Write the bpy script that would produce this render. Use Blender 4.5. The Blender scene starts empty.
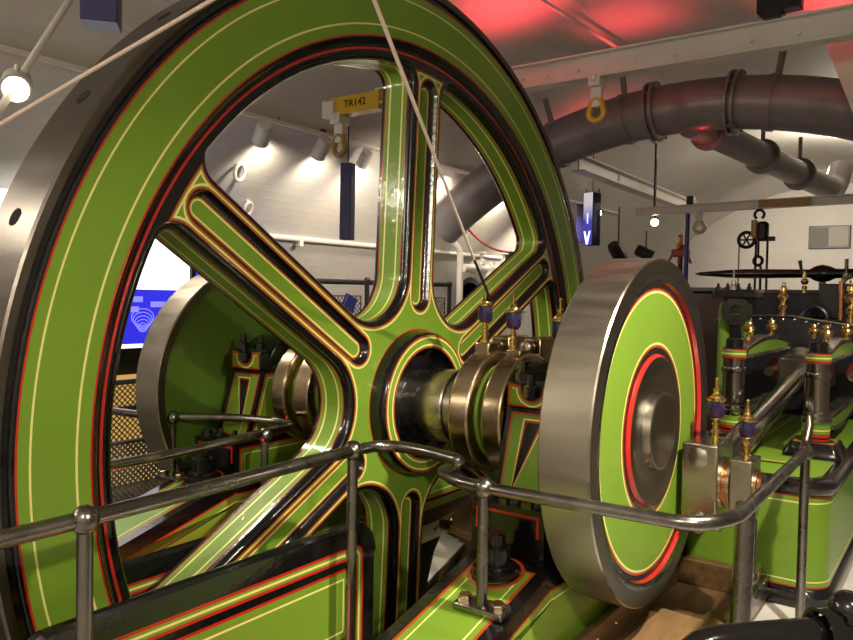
import bpy, bmesh, math, random
from math import pi, sin, cos, radians as R, sqrt, atan2, hypot
from mathutils import Vector, Matrix
from mathutils.geometry import delaunay_2d_cdt
random.seed(7)
SC = bpy.context.scene
COL = SC.collection
V = Vector
HZ = 0.97            # height of the crankshaft above the engine house floor

# ------------------------------------------------------------------ materials
MATS = {}
def mat(name, col, rough=0.4, metal=0.0, coat=0.0, noise=0.0, nscale=8.0, bump=0.0, bscale=60.0, emit=None, estr=0.0, trans=0.0, stretch=None, rvar=0.0, alpha=1.0):
    m = bpy.data.materials.new(name); m.use_nodes = True
    nt = m.node_tree; b = nt.nodes['Principled BSDF']
    b.inputs['Base Color'].default_value = (*col, 1)
    b.inputs['Roughness'].default_value = rough
    b.inputs['Metallic'].default_value = metal
    b.inputs['Coat Weight'].default_value = coat
    b.inputs['Coat Roughness'].default_value = 0.06
    if trans: b.inputs['Transmission Weight'].default_value = trans
    if alpha < 1: b.inputs['Alpha'].default_value = alpha
    if emit:
        b.inputs['Emission Color'].default_value = (*emit, 1); b.inputs['Emission Strength'].default_value = estr
    if noise or bump or rvar:
        tc = nt.nodes.new('ShaderNodeTexCoord'); mp = nt.nodes.new('ShaderNodeMapping')
        nt.links.new(tc.outputs['Object'], mp.inputs['Vector'])
        if stretch: mp.inputs['Scale'].default_value = stretch
        n = nt.nodes.new('ShaderNodeTexNoise'); n.inputs['Scale'].default_value = nscale; n.inputs['Detail'].default_value = 5
        nt.links.new(mp.outputs['Vector'], n.inputs['Vector'])
        if noise:
            rmp = nt.nodes.new('ShaderNodeValToRGB')
            rmp.color_ramp.elements[0].position = 0.3; rmp.color_ramp.elements[1].position = 0.7
            rmp.color_ramp.elements[0].color = (*[c*(1-noise) for c in col], 1)
            rmp.color_ramp.elements[1].color = (*[min(1, c*(1+noise)) for c in col], 1)
            nt.links.new(n.outputs['Fac'], rmp.inputs['Fac']); nt.links.new(rmp.outputs['Color'], b.inputs['Base Color'])
        if rvar:
            mr = nt.nodes.new('ShaderNodeMapRange'); mr.inputs['To Min'].default_value = max(0.02, rough-rvar); mr.inputs['To Max'].default_value = rough+rvar
            mr.inputs['From Min'].default_value = 0.3; mr.inputs['From Max'].default_value = 0.7
            nt.links.new(n.outputs['Fac'], mr.inputs['Value']); nt.links.new(mr.outputs['Result'], b.inputs['Roughness'])
        if bump:
            n2 = nt.nodes.new('ShaderNodeTexNoise'); n2.inputs['Scale'].default_value = bscale; n2.inputs['Detail'].default_value = 4
            nt.links.new(mp.outputs['Vector'], n2.inputs['Vector'])
            bp = nt.nodes.new('ShaderNodeBump'); bp.inputs['Strength'].default_value = bump; bp.inputs['Distance'].default_value = 0.01
            nt.links.new(n2.outputs['Fac'], bp.inputs['Height']); nt.links.new(bp.outputs['Normal'], b.inputs['Normal']); nt.links.new(bp.outputs['Normal'], b.inputs['Coat Normal'])
    MATS[name] = m
    return m

GREEN = mat('gloss_green_paint', (0.168, 0.300, 0.028), 0.42, coat=0.4, noise=0.05, nscale=2.5, bump=0.2, bscale=30)
GREEN.node_tree.nodes['Principled BSDF'].inputs['Specular IOR Level'].default_value = 0.22
BLACK = mat('gloss_black_paint', (0.0055, 0.005, 0.0062), 0.16, coat=0.5, bump=0.10, bscale=40)
RED = mat('vermilion_line_paint', (0.46, 0.022, 0.014), 0.25, coat=0.3)
ORANGE = mat('orange_red_line_paint', (0.42, 0.055, 0.014), 0.25, coat=0.3)
CREAM = mat('cream_line_paint', (0.80, 0.74, 0.27), 0.3, coat=0.3)
STEEL = mat('polished_steel', (0.40, 0.375, 0.33), 0.27, 1.0, noise=0.10, nscale=3, rvar=0.05)
DSTEEL = mat('dark_oiled_steel', (0.17, 0.155, 0.13), 0.33, 1.0, noise=0.15, nscale=4, rvar=0.05)
RSTEEL = mat('turned_rim_steel', (0.44, 0.405, 0.35), 0.38, 1.0, noise=0.08, nscale=5, rvar=0.06, stretch=(0.6, 3, 3))
RAILM = mat('worn_handrail_steel', (0.26, 0.245, 0.235), 0.26, 1.0, noise=0.18, nscale=9, rvar=0.07)
BRONZE = mat('bronze', (0.50, 0.39, 0.27), 0.24, 1.0, noise=0.12, nscale=6, rvar=0.06)
BRASS = mat('polished_brass', (0.80, 0.56, 0.20), 0.18, 1.0)
COPPER = mat('copper', (0.62, 0.27, 0.13), 0.25, 1.0)
DREDP = mat('dark_maroon_paint', (0.035, 0.012, 0.012), 0.35, coat=0.2)
GLASS = mat('oil_cup_glass', (.16, .14, .50), 0.03, trans=0.92)
TREAD = mat('dark_tread_steel', (.155, .14, .13), .34, 1.0, noise=.10, nscale=5, rvar=.05, stretch=(.6, 3, 3))
SHADEG = mat('shade_darkened_back_green', (.070, .150, .012), .45, coat=.3, noise=.08, nscale=2)  # darker copy of the green: shadow on the disc backs put into the colour
BRITE = mat('bright_turned_steel', (.34, .32, .29), .16, 1.0, noise=.1, nscale=3)
OIL = mat('red_oil', (0.22, 0.03, 0.05), 0.2)

# ------------------------------------------------------------------ mesh builder
def basis(d):
    d = V(d).normalized()
    a = V((0, 0, 1)) if abs(d.z) < 0.95 else V((1, 0, 0))
    x = a.cross(d).normalized(); y = d.cross(x)
    return d, x, y
class MB:
    def __init__(s): s.v = []; s.f = []; s.m = []; s.ms = []
    def mi(s, m):
        if m not in s.ms: s.ms.append(m)
        return s.ms.index(m)
    def face(s, idx, m): s.f.append(tuple(idx)); s.m.append(s.mi(m))
    def add(s, pts):
        i = len(s.v); s.v += [tuple(p) for p in pts]; return list(range(i, i+len(pts)))
    def poly(s, pts, m): s.face(s.add(pts), m)
    def loft(s, rings, m, closed=True, caps=False):
        """rings: list of equal-length point lists; m: one material or one per gap"""
        ids = [s.add(r) for r in rings]; n = len(rings[0])
        for k in range(len(ids)-1):
            mm = m[k] if isinstance(m, (list, tuple)) else m
            if mm is None: continue
            a, b = ids[k], ids[k+1]
            for i in range(n if closed else n-1):
                j = (i+1) % n
                s.face((a[i], a[j], b[j], b[i]), mm)
        if caps:
            s.face(ids[0][::-1], m[0] if isinstance(m, (list, tuple)) else m)
            s.face(ids[-1], m[-1] if isinstance(m, (list, tuple)) else m)
        return s
    def box(s, c, d, m, M=None):
        c = V(c); P = []
        for z in (-.5, .5):
            for y in (-.5, .5):
                for x in (-.5, .5):
                    q = V((x*d[0], y*d[1], z*d[2]))
                    if M is not None: q = M @ q
                    P.append(c+q)
        i = s.add(P)
        for f in ((0, 2, 3, 1), (4, 5, 7, 6), (0, 1, 5, 4), (2, 6, 7, 3), (0, 4, 6, 2), (1, 3, 7, 5)):
            s.face([i[k] for k in f], m)
        return s
    def bx(s, x0, x1, y0, y1, z0, z1, m): return s.box(((x0+x1)/2, (y0+y1)/2, (z0+z1)/2), (x1-x0, y1-y0, z1-z0), m)
    def lathe(s, prof, o, ax, m, seg=32, caps=True):
        """prof: (along, radius) list; m one material or one per profile gap"""
        d, x, y = basis(ax); o = V(o); rings = []
        for (h, r) in prof:
            rings.append([o+d*h+(x*cos(2*pi*i/seg)+y*sin(2*pi*i/seg))*max(r, 1e-4) for i in range(seg)])
        return s.loft(rings, m, True, caps)
    def cyl(s, p0, p1, r0, m, r1=None, seg=20):
        p0 = V(p0); p1 = V(p1)
        return s.lathe([(0, r0), ((p1-p0).length, r0 if r1 is None else r1)], p0, p1-p0, m, seg)
    def tube(s, pts, r, m, seg=12, caps=True, closed=False):
        pts = [V(p) for p in pts]; n = len(pts); rings = []
        t0 = None; x = None
        for i in range(n):
            if closed: t = (pts[(i+1) % n]-pts[i-1]).normalized()
            else: t = (pts[min(i+1, n-1)]-pts[max(i-1, 0)]).normalized()
            if x is None: _, x, y = basis(t)
            else:
                x = (x-t*x.dot(t)).normalized(); y = t.cross(x)
            rr = r[i] if isinstance(r, (list, tuple)) else r
            rings.append([pts[i]+(x*cos(2*pi*k/seg)+y*sin(2*pi*k/seg))*rr for k in range(seg)])
        if closed: rings.append(rings[0]); caps = False
        return s.loft(rings, m, True, caps)
    def sphere(s, c, r, m, seg=16, sc=(1, 1, 1)):
        c = V(c); rings = []
        for k in range(1, seg//2):
            a = pi*k/(seg//2)
            rings.append([c+V((r*sin(a)*cos(2*pi*i/seg)*sc[0], r*sin(a)*sin(2*pi*i/seg)*sc[1], r*cos(a)*sc[2])) for i in range(seg)])
        return s.loft(rings, m, True, True)
    def prism(s, poly, mp, d0, d1, m, mside=None, cap0=True):
        """poly 2D, mp(a,b,d)->3D"""
        a = s.add([mp(p[0], p[1], d0) for p in poly]); b = s.add([mp(p[0], p[1], d1) for p in poly]); n = len(poly)
        for i in range(n):
            j = (i+1) % n; s.face((a[i], a[j], b[j], b[i]), mside or m)
        if cap0: s.face(a[::-1], m)
        s.face(b, m)
        return s
    def panel(s, poly, mp, d, bands, m):
        """flat painted panel: successive inset bands (width, material), then the field m"""
        cur = [V(p) for p in poly]
        for (w, mm) in bands:
            nx = inset(cur, w)
            s.loft([[mp(p[0], p[1], d) for p in cur], [mp(p[0], p[1], d) for p in nx]], mm)
            cur = nx
        if m: s.poly([mp(p[0], p[1], d) for p in cur], m)
        return s
    def rrpanel(s, x0, x1, y0, y1, r, mp, d, bands, m, k=6):
        """rounded-rectangle panel with concentric bands"""
        rr = lambda t: rrect(x0+t, x1-t, y0+t, y1-t, [max(q-t, 1e-4) for q in r], k)
        t = 0
        for (w, mm) in bands:
            s.loft([[mp(p[0], p[1], d) for p in rr(t)], [mp(p[0], p[1], d) for p in rr(t+w)]], mm); t += w
        s.poly([mp(p[0], p[1], d) for p in rr(t)], m)
        return rr(0)
    def build(s, name, parent=None, bev=0.0, ang=35, segs=2):
        me = bpy.data.meshes.new(name)
        off = rootloc(parent)
        me.from_pydata([(p[0]-off[0], p[1]-off[1], p[2]-off[2]) for p in s.v], [], s.f)
        for m in s.ms: me.materials.append(m)
        for p, k in zip(me.polygons, s.m): p.material_index = k
        bm = bmesh.new(); bm.from_mesh(me)
        bmesh.ops.remove_doubles(bm, verts=bm.verts, dist=2e-5)
        bmesh.ops.recalc_face_normals(bm, faces=bm.faces)
        bm.to_mesh(me); bm.free()
        for p in me.polygons: p.use_smooth = True
        me.set_sharp_from_angle(angle=R(ang))
        o = bpy.data.objects.new(name, me); COL.objects.link(o)
        if parent: o.parent = parent
        if bev:
            md = o.modifiers.new('edge', 'BEVEL'); md.width = bev; md.segments = segs; md.limit_method = 'ANGLE'; md.angle_limit = R(40); md.harden_normals = False
        return o
def rootloc(o):
    l = V((0, 0, 0))
    while o is not None: l = l+o.location; o = o.parent
    return l
def area2(P): return sum(P[i][0]*P[(i+1) % len(P)][1]-P[(i+1) % len(P)][0]*P[i][1] for i in range(len(P)))/2
def inset(P, w):
    sg = 1 if area2(P) > 0 else -1; n = len(P); out = []
    for i in range(n):
        a, b, c = V(P[i-1]), V(P[i]), V(P[(i+1) % n])
        d1 = (b-a).normalized(); d2 = (c-b).normalized()
        n1 = V((-d1.y, d1.x))*sg; n2 = V((-d2.y, d2.x))*sg
        k = n1+n2; q = max(0.25, 1+n1.dot(n2))
        out.append(b+k*(w/q))
    return out
def rrect(x0, x1, y0, y1, r, k=6):
    """rounded rectangle; r one radius or four (x1y1, x0y1, x0y0, x1y0)"""
    if not isinstance(r, (list, tuple)): r = (r,)*4
    P = []
    for (cx, cy, a, q) in ((x1-r[0], y1-r[0], 0, r[0]), (x0+r[1], y1-r[1], 90, r[1]), (x0+r[2], y0+r[2], 180, r[2]), (x1-r[3], y0+r[3], 270, r[3])):
        if q < 1e-5: P.append(V((cx, cy)))
        else: P += [V((cx+q*cos(R(a+90*i/k)), cy+q*sin(R(a+90*i/k)))) for i in range(k+1)]
    return P
def fillet(pts, r, k=6):
    """round the corners of a 3D polyline"""
    pts = [V(p) for p in pts]; out = [pts[0]]
    for i in range(1, len(pts)-1):
        a, b, c = pts[i-1], pts[i], pts[i+1]
        rr = r[i-1] if isinstance(r, (list, tuple)) else r
        d1 = (a-b); d2 = (c-b); t = min(rr, d1.length*.49, d2.length*.49)
        p, q = b+d1.normalized()*t, b+d2.normalized()*t
        for j in range(k+1):
            u = j/k; out.append(p*(1-u)**2+b*2*u*(1-u)+q*u*u)
    out.append(pts[-1]); return out
# ------------------------------------------------------------------ scene bookkeeping
def tag(o, label, cat, group=None, kind=None):
    if label: o['label'] = label
    if cat: o['category'] = cat
    if group: o['group'] = group
    if kind: o['kind'] = kind
    return o
def thing(name, loc, label, cat, group=None):
    o = bpy.data.objects.new(name, None); COL.objects.link(o); o.location = loc; o.empty_display_size = 0.1
    return tag(o, label, cat, group)
def struct(o): o['kind'] = 'structure'; return o
def dup(o, parent=None):
    c = o.copy(); COL.objects.link(c)
    if parent: c.parent = parent
    for ch in list(o.children): dup(ch, c)
    return c
YZ = lambda x: (lambda a, b, d: V((x+d, a, b)))      # panel in a plane x = const
XZ = lambda y: (lambda a, b, d: V((a, y+d, b)))      # panel in a plane y = const
XY = lambda z: (lambda a, b, d: V((a, b, z+d)))
# ------------------------------------------------------------------ camera
CAMP = V((2.232, -3.079, 1.501))
yaw, pit, rol = R(35.62), R(-1.73), R(1.082)
f_ = V((-sin(yaw)*cos(pit), cos(yaw)*cos(pit), sin(pit)))
r0 = f_.cross(V((0, 0, 1))).normalized(); u0 = r0.cross(f_)
r_ = r0*cos(rol)+u0*sin(rol); u_ = u0*cos(rol)-r0*sin(rol)
cd = bpy.data.cameras.new('camera'); cam = bpy.data.objects.new('camera', cd); COL.objects.link(cam)
cd.sensor_width = 36; cd.sensor_fit = 'HORIZONTAL'; cd.lens = 36*754.24/853; cd.clip_start = 0.05
cam.matrix_world = Matrix(((r_.x, u_.x, -f_.x, CAMP.x), (r_.y, u_.y, -f_.y, CAMP.y), (r_.z, u_.z, -f_.z, CAMP.z), (0, 0, 0, 1)))
SC.camera = cam
SC.view_settings.view_transform = 'Standard'; SC.view_settings.look = 'None'; SC.view_settings.gamma = 1; SC.view_settings.exposure = 0.0
SC.view_settings.use_curve_mapping = False
# ------------------------------------------------------------------ flywheel
WX = 0.0; PH = 27.6          # rim face plane, turn of the wheel (degrees)
fw = thing('flywheel', (0, 0, HZ), 'giant green six-spoked flywheel with black mouldings and cream lines, filling the left of the hall', 'flywheel')
def ring_mb(prof, mats, seg=192):
    """prof: (r, x) list revolved about the shaft axis"""
    b = MB(); rings = []
    for (r, x) in prof:
        rings.append([V((x, r*cos(2*pi*i/seg), HZ+r*sin(2*pi*i/seg))) for i in range(seg)])
    b.loft(rings, mats); return b
rim_prof = [(1.700, -.245), (1.700, -.030), (1.711, -.030), (1.722, -.030), (1.733, -.026), (1.747, -.014), (1.757, -.003), (1.763, 0), (1.770, 0), (1.811, 0), (1.819, 0), (1.955, 0),
            (1.962, 0), (1.996, 0), (2.003, 0), (2.012, -.002), (2.020, -.012), (2.036, -.014), (2.040, -.006), (2.044, 0), (2.070, 0), (2.078, -.006), (2.078, -.266), (2.070, -.273), (1.80, -.273), (1.76, -.245), (1.700, -.245)]
rim_m = [BLACK, BLACK, RED, BLACK, BLACK, BLACK, BLACK, RED, GREEN, CREAM, GREEN, CREAM, GREEN, RED, BLACK, BLACK, BLACK, BLACK, DSTEEL, DSTEEL, TREAD, TREAD, TREAD, GREEN, BLACK, BLACK]
rim = ring_mb(rim_prof, rim_m).build('rim', fw)
HOLE = mat('hole_shade_black', (.004, .004, .004), .9)
# barring holes round the steel tread: flush black discs paint their inner shade
hb = MB()
for k in range(28):
    a = 2*pi*(k+.35)/28
    c = V((-.136, 2.0785*cos(a), HZ+2.0785*sin(a))); e = V((0, cos(a), sin(a)))
    h = MB(); h.lathe([(-.02, .014), (-.002, .028), (.0006, .030), (.0008, .001)], c, e, [HOLE, HOLE, HOLE], 16, False)
    if k in (9, 10, 11, 12, 13, 14, 15): h.build('barring_hole_disc', fw)
Ro, HS, RC, RF = 1.668, .125, .075, .25
TB = .028; RH = .365; RSP = 1.700
C1 = V((sqrt((Ro-RC)**2-(HS+RC)**2), HS+RC)); A1 = atan2(C1.y, C1.x)
C2 = V((cos(R(30)), sin(R(30))))*((HS+RF)/sin(R(30)))
def half(t, n1=10, n2=8, n3=6, n4=10):
    P = []
    for i in range(n1): a = R(30)+(A1-R(30))*i/n1; P.append(V(((Ro+t)*cos(a), (Ro+t)*sin(a))))
    for i in range(n2): a = A1+(-pi/2-A1)*i/n2; P.append(C1+V((cos(a), sin(a)))*(RC+t))
    for i in range(n3): u = C1.x+(C2.x-C1.x)*i/n3; P.append(V((u, HS-t)))
    for i in range(n4+1): a = -pi/2-R(60)*i/n4; P.append(C2+V((cos(a), sin(a)))*(RF+t))
    return P
SU0, SU1, SR = .53, 1.565, .070
def stad(w, n=10):
    P = [V((SU1+w*cos(a), w*sin(a))) for a in [(-pi/2+pi*i/n) for i in range(n+1)]]
    return P+[V((SU0-w*cos(a), -w*sin(a))) for a in [(-pi/2+pi*i/n) for i in range(n+1)]]
def dseg(p, a, b):
    ab = b-a; t = max(0, min(1, (p-a).dot(ab)/max(ab.length_squared, 1e-12))); return (p-a-ab*t).length
def dpoly(p, P): return min(dseg(p, P[i], P[i+1]) for i in range(len(P)-1))
def spoke_mesh():
    b = MB(); XF = -.030
    mir = lambda P: [V((p.x, -p.y)) for p in P]
    for sg in (1, -1):
        Q = lambda t, x: [V((x, p.x, sg*p.y)) for p in half(t)]
        rows = []; ms = []
        for i in range(5):
            a = (pi/2)*i/4; rows.append(Q(TB*(1-sin(a)), XF-.030*(1-cos(a))))
            if i: ms.append(BLACK)
        prev = -.060
        for x, m in ((-.072, BLACK), (-.078, RED), (-.100, GREEN), (-.109, CREAM), (-.178, GREEN), (-.187, CREAM), (-.210, GREEN), (-.216, RED), (-.232, BLACK)):
            rows.append(Q(0, x)); ms.append(m)
        rows.append(Q(.012, -.245)); ms.append(BLACK)
        b.loft(rows, ms, closed=False)
    # recessed slot
    S = lambda w, x: [V((x, p.x, p.y)) for p in stad(w)]
    b.loft([S(SR, XF), S(SR-.006, XF-.010), S(SR-.016, XF-.026), S(SR-.026, XF-.032), S(SR-.031, XF-.032), S(SR-.034, XF-.032), S(SR-.041, XF-.032)], [BLACK, BLACK, BLACK, ORANGE, GREEN, CREAM])
    b.poly(S(SR-.041, XF-.032), GREEN)
    # flat painted face, triangulated along every line of the lining-out
    verts = []; edges = []
    def chain(P, close=False):
        i = len(verts); verts.extend(P); n = len(P)
        edges.extend((i+k, i+k+1) for k in range(n-1))
        if close: edges.append((i+n-1, i))
    L = (0, .0065, .0105, .0195)
    base = half(TB); bm_ = mir(base)
    for t in L:
        h = half(TB+t); chain(h); chain(mir(h)); chain(stad(SR+t), True)
    arc = lambda r, n=28: [V((r*cos(R(-30+60*i/n)), r*sin(R(-30+60*i/n)))) for i in range(n+1)]
    for t in L: chain(arc(1.664-t))
    chain(arc(RSP))
    for t in L: chain(arc(RH+t))
    for sg in (1, -1):
        e = V((cos(R(30)), sg*sin(R(30))))
        chain([e*RH, e*(C2.length-RF-TB)]); chain([e*(Ro+TB), e*RSP])
    stp = stad(SR)+[stad(SR)[0]]
    vo, eo, fo, *_ = delaunay_2d_cdt(verts, edges, [], 0, 1e-5)
    ids = b.add([V((XF, p.x, p.y)) for p in vo])
    for f in fo:
        c = sum((vo[i] for i in f), V((0, 0)))/3; q = V((c.x, abs(c.y))); r = c.length; a = atan2(q.y, q.x)
        if a > R(30)+1e-6 or r < RH-2e-4 or r > RSP+1e-4: continue
        dsl = max(abs(q.x-max(SU0, min(SU1, q.x))), 0); dsl = hypot(dsl, q.y)-SR
        if dsl < -2e-4: continue
        # inside the opening?
        t = HS-q.y if C2.x <= q.x <= C1.x else (q-C2).length-RF if q.x < C2.x else None
        if q.x < C2.x and atan2(q.y-C2.y, q.x-C2.x) > 0: t = -1
        if q.x > C1.x: t = max((q-C1).length-RC if a < A1 else r-Ro, r-Ro) if q.y > HS-TB and (a >= A1 or q.y < C1.y) else 9
        if q.x > C1.x and a < A1:
            d = q-C1; t = d.length-RC if q.y > HS-RC*2 else 9
        if t is not None and t < TB-3e-4: continue
        d = min(dsl, dpoly(q, base), abs(1.664-r)); d = d if r-RH > .010 else r-RH
        if r > 1.664: m = BLACK
        elif d < .0065: m = ORANGE
        elif d < .0105: m = GREEN
        elif d < .0195: m = CREAM
        else: m = GREEN
        b.face([ids[i] for i in f], m)
    # back face of the arm
    back = half(.012)
    k1 = 14                                            # points that run along the rim
    for sg in (1, -1):
        b.loft([[V((-.245, p.x, sg*p.y)) for p in back[:k1+1]], [V((-.245, *(p.normalized()*RSP if p.length < RSP else p))) if sg > 0 else V((-.245, *(V((p.x, -p.y)).normalized()*RSP))) for p in back[:k1+1]]], BLACK, closed=False)
    b.loft([[V((-.245, p.x, p.y)) for p in back[k1:]], [V((-.245, p.x, -p.y)) for p in back[k1:]]], GREEN, closed=False)
    return b
sp = spoke_mesh()
me = None
for k in range(6):
    if me is None:
        o = MB(); o.v, o.f, o.m, o.ms = sp.v, sp.f, sp.m, sp.ms
        o = o.build('spoke'); me = o.data
    else:
        o = bpy.data.objects.new('spoke', me); COL.objects.link(o)
    o.parent = fw; o.rotation_euler = (R(PH+60*k), 0, 0)
hub_prof = [(RH, -.245), (RH, -.030), (.363, -.015), (.359, .015), (.355, .034), (.350, .045), (.345, .05), (.337, .05), (.333, .05), (.325, .05), (.298, .05), (.290, .05), (.286, .05), (.278, .05), (.272, .047), (.266, .020), (.235, -.005), (.168, -.005)]
hub_m = [BLACK, BLACK, BLACK, BLACK, BLACK, BLACK, ORANGE, GREEN, CREAM, GREEN, CREAM, GREEN, ORANGE, BLACK, BLACK, BLACK, BLACK]
ring_mb(hub_prof, hub_m, 96).build('hub', fw)
# ------------------------------------------------------------------ crankshaft and crank discs
sh = thing('crankshaft', (-.083, 0, HZ), 'polished steel crankshaft running through the flywheel hub', 'shaft')
b = MB(); b.lathe([(-1.10, .165), (1.10, .165)], (-.083, 0, HZ), (1, 0, 0), STEEL, 64); b.build('journal', sh)
b = MB(); b.lathe([(.0, .168), (.0, .176), (.012, .180), (.145, .180), (.150, .176), (.150, .168)], (.09, 0, HZ), (1, 0, 0), STEEL, 64, False); b.build('collar', sh)
b = MB(); b.lathe([(.0, .168), (.0, .176), (.012, .180), (.145, .180), (.150, .176), (.150, .168)], (-.49, 0, HZ), (1, 0, 0), STEEL, 64, False); b.build('collar', sh)
def crank_disc(label):
    r = thing('crank_disc', (1.119, 0, HZ), label, 'crank disc', None)
    p = [(.17, 1.035), (.60, 1.035), (.655, 1.035), (.66, 1.021), (.702, 1.021), (.708, 1.027), (.708, 1.211), (.703, 1.217), (.640, 1.217), (.612, 1.213), (.606, 1.196), (.585, 1.194)]
    ring_mb(p, [SHADEG, SHADEG, BLACK, DSTEEL, STEEL, RSTEEL, STEEL, DSTEEL, BLACK, RED, BLACK], 128).build('steel_rim', r)
    p = [(.585, 1.194), (.578, 1.194), (.574, 1.194), (.566, 1.194), (.362, 1.194), (.354, 1.194), (.350, 1.194), (.342, 1.194), (.315, 1.194)]
    ring_mb(p, [RED, GREEN, CREAM, GREEN, CREAM, GREEN, ORANGE, BLACK], 128).build('painted_web', r)
    p = [(.315, 1.194), (.303, 1.208), (.297, 1.210), (.215, 1.210), (.20, 1.202), (.165, 1.202), (.160, 1.232), (.150, 1.236), (.10, 1.240), (.02, 1.240), (.001, 1.240)]
    ring_mb(p, [RED, DSTEEL, DSTEEL, DSTEEL, DSTEEL, STEEL, STEEL, DSTEEL, DSTEEL, DSTEEL], 96).build('shaft_boss', r)
    return r
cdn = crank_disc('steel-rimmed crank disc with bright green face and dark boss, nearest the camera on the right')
cdf = dup(cdn); cdf['label'] = 'far steel-rimmed crank disc with plain green back darkened as if in shadow, seen through the flywheel spokes'
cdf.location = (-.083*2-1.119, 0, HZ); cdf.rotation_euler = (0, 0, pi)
# ------------------------------------------------------------------ the vaulted engine house
VX, VZ, VR = .1, -.45, 4.3
YE, YB = 13.5, -6.0
def brick(name, col, mortar, sc, bump):
    m = bpy.data.materials.new(name); m.use_nodes = True; nt = m.node_tree; b = nt.nodes['Principled BSDF']
    tc = nt.nodes.new('ShaderNodeTexCoord')
    bt = nt.nodes.new('ShaderNodeTexBrick'); bt.inputs['Scale'].default_value = sc
    bt.inputs['Color1'].default_value = (*col, 1); bt.inputs['Color2'].default_value = (*[c*.96 for c in col], 1); bt.inputs['Mortar'].default_value = (*mortar, 1)
    bt.inputs['Mortar Size'].default_value = .008; bt.inputs['Brick Width'].default_value = .24; bt.inputs['Row Height'].default_value = .08
    nt.links.new(tc.outputs['UV'], bt.inputs['Vector'])
    n = nt.nodes.new('ShaderNodeTexNoise'); n.inputs['Scale'].default_value = 3; n.inputs['Detail'].default_value = 6
    nt.links.new(tc.outputs['UV'], n.inputs['Vector'])
    mx = nt.nodes.new('ShaderNodeMix'); mx.data_type = 'RGBA'; mx.blend_type = 'MULTIPLY'; mx.inputs['Factor'].default_value = .25
    nt.links.new(bt.outputs['Color'], mx.inputs['A']); nt.links.new(n.outputs['Color'], mx.inputs['B']); nt.links.new(mx.outputs['Result'], b.inputs['Base Color'])
    b.inputs['Roughness'].default_value = .55
    bp = nt.nodes.new('ShaderNodeBump'); bp.inputs['Strength'].default_value = bump; bp.inputs['Distance'].default_value = .012
    iv = nt.nodes.new('ShaderNodeMath'); iv.operation = 'SUBTRACT'; iv.inputs[0].default_value = 1; nt.links.new(bt.outputs['Fac'], iv.inputs[1])
    nt.links.new(iv.outputs[0], bp.inputs['Height']); nt.links.new(bp.outputs['Normal'], b.inputs['Normal'])
    return m
BRICK = brick('white_painted_brick', (.72, .69, .65), (.69, .66, .62), 1.0, .25)
def setuv(o, fn):
    uv = o.data.uv_layers.new(name='UVMap')
    for l in o.data.loops: uv.data[l.index].uv = fn(o.data.vertices[l.vertex_index].co)
N = 64; a0 = math.asin((0-VZ)/VR)
ang = [pi-a0-(pi-2*a0)*i/N for i in range(N+1)]
b = MB()
ys = [YB+(YE-YB)*i/10 for i in range(11)]
b.loft([[V((VX+VR*cos(a), y, VZ+VR*sin(a))) for a in ang] for y in ys], BRICK, closed=False)
o = b.build('ceiling'); setuv(o, lambda c: (c.y, atan2(c.z-VZ, c.x-VX)*VR)); struct(o)
for nm, y in (('wall_far', YE), ('wall_near', YB)):
    b = MB(); b.poly([V((VX+VR*cos(a), y, VZ+VR*sin(a))) for a in ang], BRICK); o = b.build(nm); setuv(o, lambda c: (c.x, c.z)); struct(o)
FLOORM = mat('pale_painted_concrete', (.62, .60, .56), .45, noise=.08, nscale=3, bump=.1, bscale=30)
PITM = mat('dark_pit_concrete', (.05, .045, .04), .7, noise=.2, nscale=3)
b = MB(); x0, x1 = VX-4.28, VX+4.28
# floor with the flywheel race cut out
px0, px1, py0, py1, pz = -.42, .27, -2.25, 2.25, -1.3
for (xa, xb, ya, yb) in ((-.66, px0, YB, YE), (px1, x1, YB, YE), (px0, px1, YB, py0), (px0, px1, py1, YE)):
    b.poly([(xa, ya, 0), (xb, ya, 0), (xb, yb, 0), (xa, yb, 0)], FLOORM)
b.poly([(x0, YB, 0), (-.66, YB, 0), (-.66, YE, 0), (x0, YE, 0)], mat('low_bounce_dark_floor', (.11, .10, .09), .5, noise=.2, nscale=2))  # this side of the floor is darkened to cut bounce light on the wheel
o = b.build('floor'); struct(o)
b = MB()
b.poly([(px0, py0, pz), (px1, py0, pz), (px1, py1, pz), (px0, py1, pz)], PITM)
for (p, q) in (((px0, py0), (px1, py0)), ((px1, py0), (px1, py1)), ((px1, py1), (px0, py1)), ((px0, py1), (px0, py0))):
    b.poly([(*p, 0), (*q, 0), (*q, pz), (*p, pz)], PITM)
o = b.build('floor_pit'); struct(o)
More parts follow.
